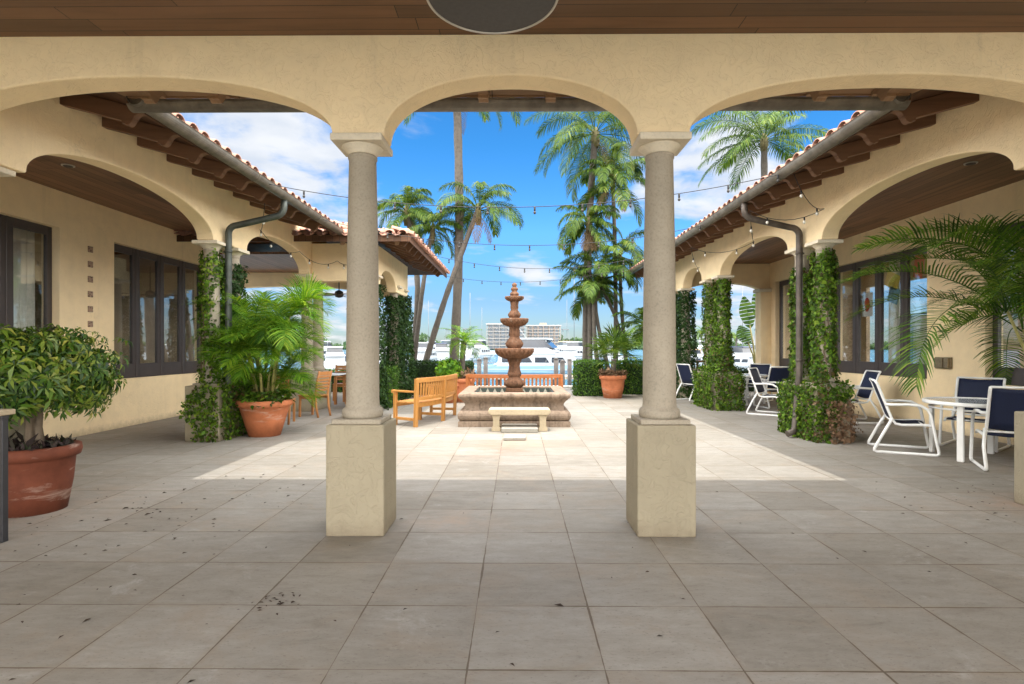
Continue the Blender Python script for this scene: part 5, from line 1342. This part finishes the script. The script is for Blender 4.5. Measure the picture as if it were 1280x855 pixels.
def yacht(label, x, y, L_, rz, hull='gel', fly=True, tower=False, canvas=None, z=WZ, zs=1.0, detail=True, group='boats in the marina'):
    W = L_ * .30; H = L_ * .105
    t = thing('motor_yacht', label, 'boat', (0, 0, 0), 0, group, local=True)
    m = MB(); loft_hull(m, L_, W, H); h = m.build('hull', M[hull], t, local=True)
    m = MB(); m.box(-L_ * .44, L_ * .2, -W * .487 - .01, W * .487 + .01, H * .72, H * .78); m.build('rub_rail', M['boatglass' if hull == 'gel' else 'gel'], h, local=True)
    m = MB(); cabin_prism(m, -L_ * .30, L_ * .22, H * 1.0, H * 1.0 + L_ * .105, W * .78, L_ * .13); c = m.build('cabin', M['gel'], t, .03, local=True)
    m = MB()
    for k in range(4): cabin_prism(m, -L_ * .27 + k * L_ * .10, -L_ * .27 + k * L_ * .10 + L_ * .085, H + L_ * .035, H + L_ * .08, W * .78 + .04, L_ * .02, L_ * .0)
    m.build('window', M['boatglass'], c, local=True)
    if fly:
        z0 = H + L_ * .105; m = MB(); cabin_prism(m, -L_ * .36, L_ * .06, z0, z0 + L_ * .022, W * .8, L_ * .02); cabin_prism(m, -L_ * .2, L_ * .05, z0 + L_ * .022, z0 + L_ * .06, W * .7, L_ * .05)
        m.build('flybridge', M['gel'], t, .02, local=True)
        m = MB(); cabin_prism(m, -L_ * .20, L_ * .0, z0 + L_ * .135, z0 + L_ * .15, W * .66, .1)
        for (xx, yy) in ((-.18, .3), (-.18, -.3), (-.01, .3), (-.01, -.3)): m.tube([(L_ * xx, W * yy, z0 + L_ * .05), (L_ * xx * .95, W * yy, z0 + L_ * .136)], .04, 6)
        m.build('hardtop', M[canvas or 'gel'], t, local=True)
        m = MB(); cabin_prism(m, -L_ * .19, L_ * .03, z0 + L_ * .06, z0 + L_ * .132, W * .63, L_ * .05); m.build('enclosure', M['boatglass'] if not tower else M['condo_glass'], t, local=True)
    if tower:
        z0 = H + L_ * .25; m = MB()
        for yy in (-.25, .25): m.tube([(-L_ * .15, W * yy, H + L_ * .1), (-L_ * .1, W * yy * .6, z0 + L_ * .25)], .04, 5); m.tube([(L_ * .0, W * yy, H + L_ * .1), (-L_ * .06, W * yy * .6, z0 + L_ * .25)], .04, 5)
        m.box(-L_ * .12, -L_ * .04, -W * .2, W * .2, z0 + L_ * .25, z0 + L_ * .27); m.build('tower', M['steel'], t, local=True)
    if detail:
        m = MB(); pts = []
        for sg in (-1, 1):
            rail = []
            for k in range(8):
                u = .5 + .5 * k / 7; w = W / 2 * (1 - max(0, (u - .45) / .55) ** 2.2) * .93; p = (-L_ / 2 + L_ * u, sg * w, H * (1 + .35 * u * u) + L_ * .05); rail.append(p); m.tube([(p[0], p[1], p[2] - L_ * .05), p], .018, 4)
            m.tube(rail, .02, 4)
        m.build('rail', M['steel'], t, local=True)
        m = MB(); m.tube([(-L_ * .14, W * .28, H + L_ * .2), (-L_ * .22, W * .3, H + L_ * .36)], .012, 4); m.tube([(-L_ * .14, -W * .28, H + L_ * .2), (-L_ * .24, -W * .3, H + L_ * .34)], .012, 4); m.build('antenna', M['gel'], t, local=True)
    t.scale = (1, 1, zs); t.location = (x, y, z); t.rotation_euler = (0, 0, rz); return t
q = at(688, 467, 42); yacht('big pale blue hulled yacht moored right behind the fountain', q.x, 42, 12.5, R(-14), 'hullblue', canvas='gel', fly=True, zs=.66)
q = at(640, 467, 46); yacht('white yacht with dark canvas top behind the left half of the fountain', q.x, 47, 8.0, R(200), 'gel', canvas='canvas', zs=.7)
BO = [(532, 78, 10, 84, 'gel', 'white cruiser seen end on left of the leaning palm trunks', None, 0), (552, 92, 10, 98, 'gel', 'white sport boat with canopy seen end on between the palm trunks', 'canvas', 0), (582, 84, 10, 262, 'gel', 'white cruiser seen end on right of the very tall bare palm trunk', None, 1), (600, 100, 12, 75, 'gel', 'white fishing boat just left of the grey apartment block', None, 0),
      (722, 96, 11, 60, 'gel', 'white cruiser with raised bow right of the pale blue yacht', None, 0), (704, 120, 12, 110, 'gel', 'white cruiser with tan canopy below the tan apartment block', 'tancanvas', 1), (760, 100, 11, 95, 'gel', 'white cruiser behind the right cluster of palms', None, 1), (588, 140, 13, 5, 'gel', 'distant white yacht lying broadside left of the apartment blocks', 'canvas', 0),
      (860, 62, 7, 175, 'gel', 'white boat with tan canopy behind the brown litter bin', 'tancanvas', 0), (918, 52, 8, 120, 'gel', 'white yacht with dark windows seen under the right loggia', 'canvas', 0), (945, 74, 9, 100, 'gel', 'white cruiser farther off under the right loggia', None, 1),
      (484, 66, 8, 75, 'gel', 'white boat between the left front column and the ivied pavilion column', None, 0), (418, 58, 8, 110, 'gel', 'white boat seen through the back of the dining pavilion', None, 0), (408, 88, 11, 60, 'hulldark', 'dark hulled boat seen through the back of the dining pavilion', None, 0), (472, 110, 12, 100, 'gel', 'distant white boat above the clipped shrub', None, 1),
      (565, 150, 14, 20, 'gel', 'distant cruiser low behind the very tall bare palm trunk', None, 1), (745, 150, 15, 40, 'gel', 'distant cruiser right of the tallest palm trunk', None, 0), (882, 110, 12, 70, 'gel', 'distant white cruiser left of the second ivied pier', None, 0), (545, 170, 14, 10, 'gel', 'distant broadside cruiser beyond the leaning palm trunk', None, 0)]
for (px, Y, L_, a, hl, lab, cv, tw) in BO:
    q = at(px, 440, Y); yacht(lab, q.x, Y, L_, R(a), hl, canvas=cv, tower=bool(tw), detail=Y < 90, zs=.82)
# sail masts
for i, (px, Y, hh, lab) in enumerate(((585, 130, 15, 'bare masted sailboat just right of the very tall palm trunk'), (601, 150, 13, 'bare masted sailboat just left of the grey apartment block'), (709, 150, 15, 'shorter bare masted sailboat right of the tan apartment block'), (720, 110, 17, 'tallest bare masted sailboat, left of the tallest palm trunk'), (538, 140, 14, 'bare masted sailboat between the leaning palm trunks'), (931, 90, 12, 'bare masted sailboat seen under the right loggia'))):
    q = at(px, 440, Y); t = thing('sailboat', lab, 'boat', (q.x, Y, WZ), 0, 'bare masted sailboats far across the marina', local=True)
    m = MB(); loft_hull(m, 9, 2.6, .9); m.build('hull', M['gel'], t, local=True)
    m = MB(); m.tube([(.5, 0, .9), (.5, 0, hh)], .06, 6); m.tube([(.4, 0, 2.2), (-3.6, 0, 2.2)], .10, 6); m.build('mast', M['steel'], t, local=True); t.rotation_euler = (0, 0, R(20 + 37 * i))
# dock and pilings
dk = thing('dock', 'narrow plank dock with posts behind the rear teak bench', 'dock', (0, 30, 0))
m = MB(); m.box(-14, 14, 29, 31, -.25, -.1); m.build('deck', M['dock'], dk)
m = MB()
for x in np.arange(-13, 14, 3.0): m.box(x - .1, x + .1, 29.1, 29.3, -1.2, -.25); m.box(x - .1, x + .1, 30.7, 30.9, -1.2, -.25)
m.build('post', M['piling'], dk)
for i, (px, top, Y, lab) in enumerate(((590, 454, 25, 'leftmost of the three grey pilings left of the fountain'), (599, 450, 26, 'middle one of the three grey pilings left of the fountain'), (607, 448, 27, 'grey piling nearest the fountain on its left side'), (695, 449, 26, 'grey piling nearest the fountain on its right side'), (703, 452, 24, 'middle one of the three grey pilings right of the fountain'), (712, 450, 27, 'grey piling touching the left edge of the right hedge'))):
    q = at(px, top, Y); m = MB(); m.tube([(q.x, Y, -1.3), (q.x, Y, q.z)], .11, 10); m.lathe([(.12, 0), (.10, .03), (.02, .08)], (q.x, Y, q.z), 10)
    tag(m.build('dock_piling', M['piling']), lab, 'piling', 'pilings along the dock')
# condominiums across the water
def condo(label, x0, x1, y0, y1, z1, floors, wall):
    t = thing('apartment_block', label, 'building', ((x0 + x1) / 2, (y0 + y1) / 2, 0))
    m = MB(); m.box(x0 + 1.2, x1 - 1.2, y0 + 1.5, y1, 0, z1); m.box((x0 + x1) / 2 - 3, (x0 + x1) / 2 + 3, y0 + 5, y1 - 3, z1, z1 + 3); m.build('wall', M[wall], t)
    fh = z1 / floors; m = MB()
    for k in range(1, floors + 1): m.box(x0, x1, y0, y1 - .5, k * fh - .35, k * fh)
    m.build('balcony_slab', M['condo_slab'], t)
    n = int((x1 - x0) / 5)
    for k in range(n):
        a = x0 + 1.6 + (x1 - x0 - 3.2) * (k + .16) / n; b_ = x0 + 1.6 + (x1 - x0 - 3.2) * (k + .84) / n
        m = MB()
        for j in range(floors): m.box(a, b_, y0 + 1.38, y0 + 1.52, j * fh + .5, (j + 1) * fh - .7)
        m.build('window_bay', M['condo_glass'], t)
    m = MB()
    for k in range(n + 1): xx = x0 + .2 + (x1 - x0 - .4) * k / n; m.box(xx - .25, xx + .25, y0 + .1, y0 + 1.6, 0, z1)
    m.build('pier', M[wall], t)
    m = MB(); m.box(x0 - .4, x1 + .4, y0 - .3, y1, z1 + .003, z1 + .9); m.build('parapet', M['condo_slab'], t)
a, c = at(608, 404, 470), at(657, 404, 470); condo('grey apartment block across the water left of the fountain stem', a.x, c.x, 470, 490, c.z - 1, 7, 'condo2')
a, c = at(658, 406, 500), at(701, 406, 500); condo('tan apartment block across the water right of the fountain stem', a.x, c.x, 500, 520, c.z - 1, 7, 'condo')
# far wood along the shore
rgf = np.random.default_rng(12); n = 26000
xs_ = rgf.uniform(-520, 520, n); hgt = 5 + 3.2 * np.sin(xs_ * .05) + 2.5 * np.sin(xs_ * .13 + 1) + 1.8 * np.sin(xs_ * .31 + 2) + np.where(xs_ < -20, 2.0, 0)
p = np.stack([xs_, 520 + rgf.uniform(0, 12, n), .3 + rgf.random(n) ** .8 * np.maximum(2.5, hgt)], 1)
V, Q = leaves(p, np.tile([0, -1, .5], (n, 1)), 2.6, .8, .6, rg=rgf); tag(quads('far_wood', V, Q, M['farwood']), 'low dark line of trees along the far shore', 'trees', kind='stuff')
for i, (px, py, Y, lab) in enumerate(((877, 413, 120, 'slim distant palm seen past the far ivy columns'), (921, 419, 110, 'small distant palm under the right loggia'), (735, 437, 150, 'tiny distant palm right of the condominiums'), (480, 432, 100, 'distant palm behind the left front column'))):
    q = at(px, py, Y); pinnate_palm('palm_tree', lab, 'palm tree', (q.x, Y, -.8), (q.x, Y, q.z), None, (.22, .16), 14, 2.4, .7, .12, M['palm'], M['trunk'], 40 + i, (1.2, 2.0), -.4, 1.2, .7, None, 20, boss=False)
# ------------------------------------------------------------------ litter on the paving
rgl = np.random.default_rng(21); n = 330
x = np.concatenate([rgl.normal(-3.3, .7, 150), rgl.normal(-1.35, .10, 30), rgl.uniform(-5, 5.5, 90), rgl.normal(4.6, .5, 60)]); y = np.concatenate([rgl.normal(4.3, 1.0, 150), rgl.normal(3.1, .08, 30), rgl.uniform(1.8, 6, 90), rgl.normal(5.0, .4, 60)])
p = np.stack([x, y, np.full(n, .004)], 1)
V, Q = leaves(p, np.tile([0, 0, 1.0], (n, 1)), .032, .4, .15, .15, 0, rgl); V[:, 2] = np.maximum(V[:, 2], .003)
tag(quads('leaf_litter', V, Q, M['litter']), 'scattered dry leaf crumbs on the shaded paving', 'litter', kind='stuff')
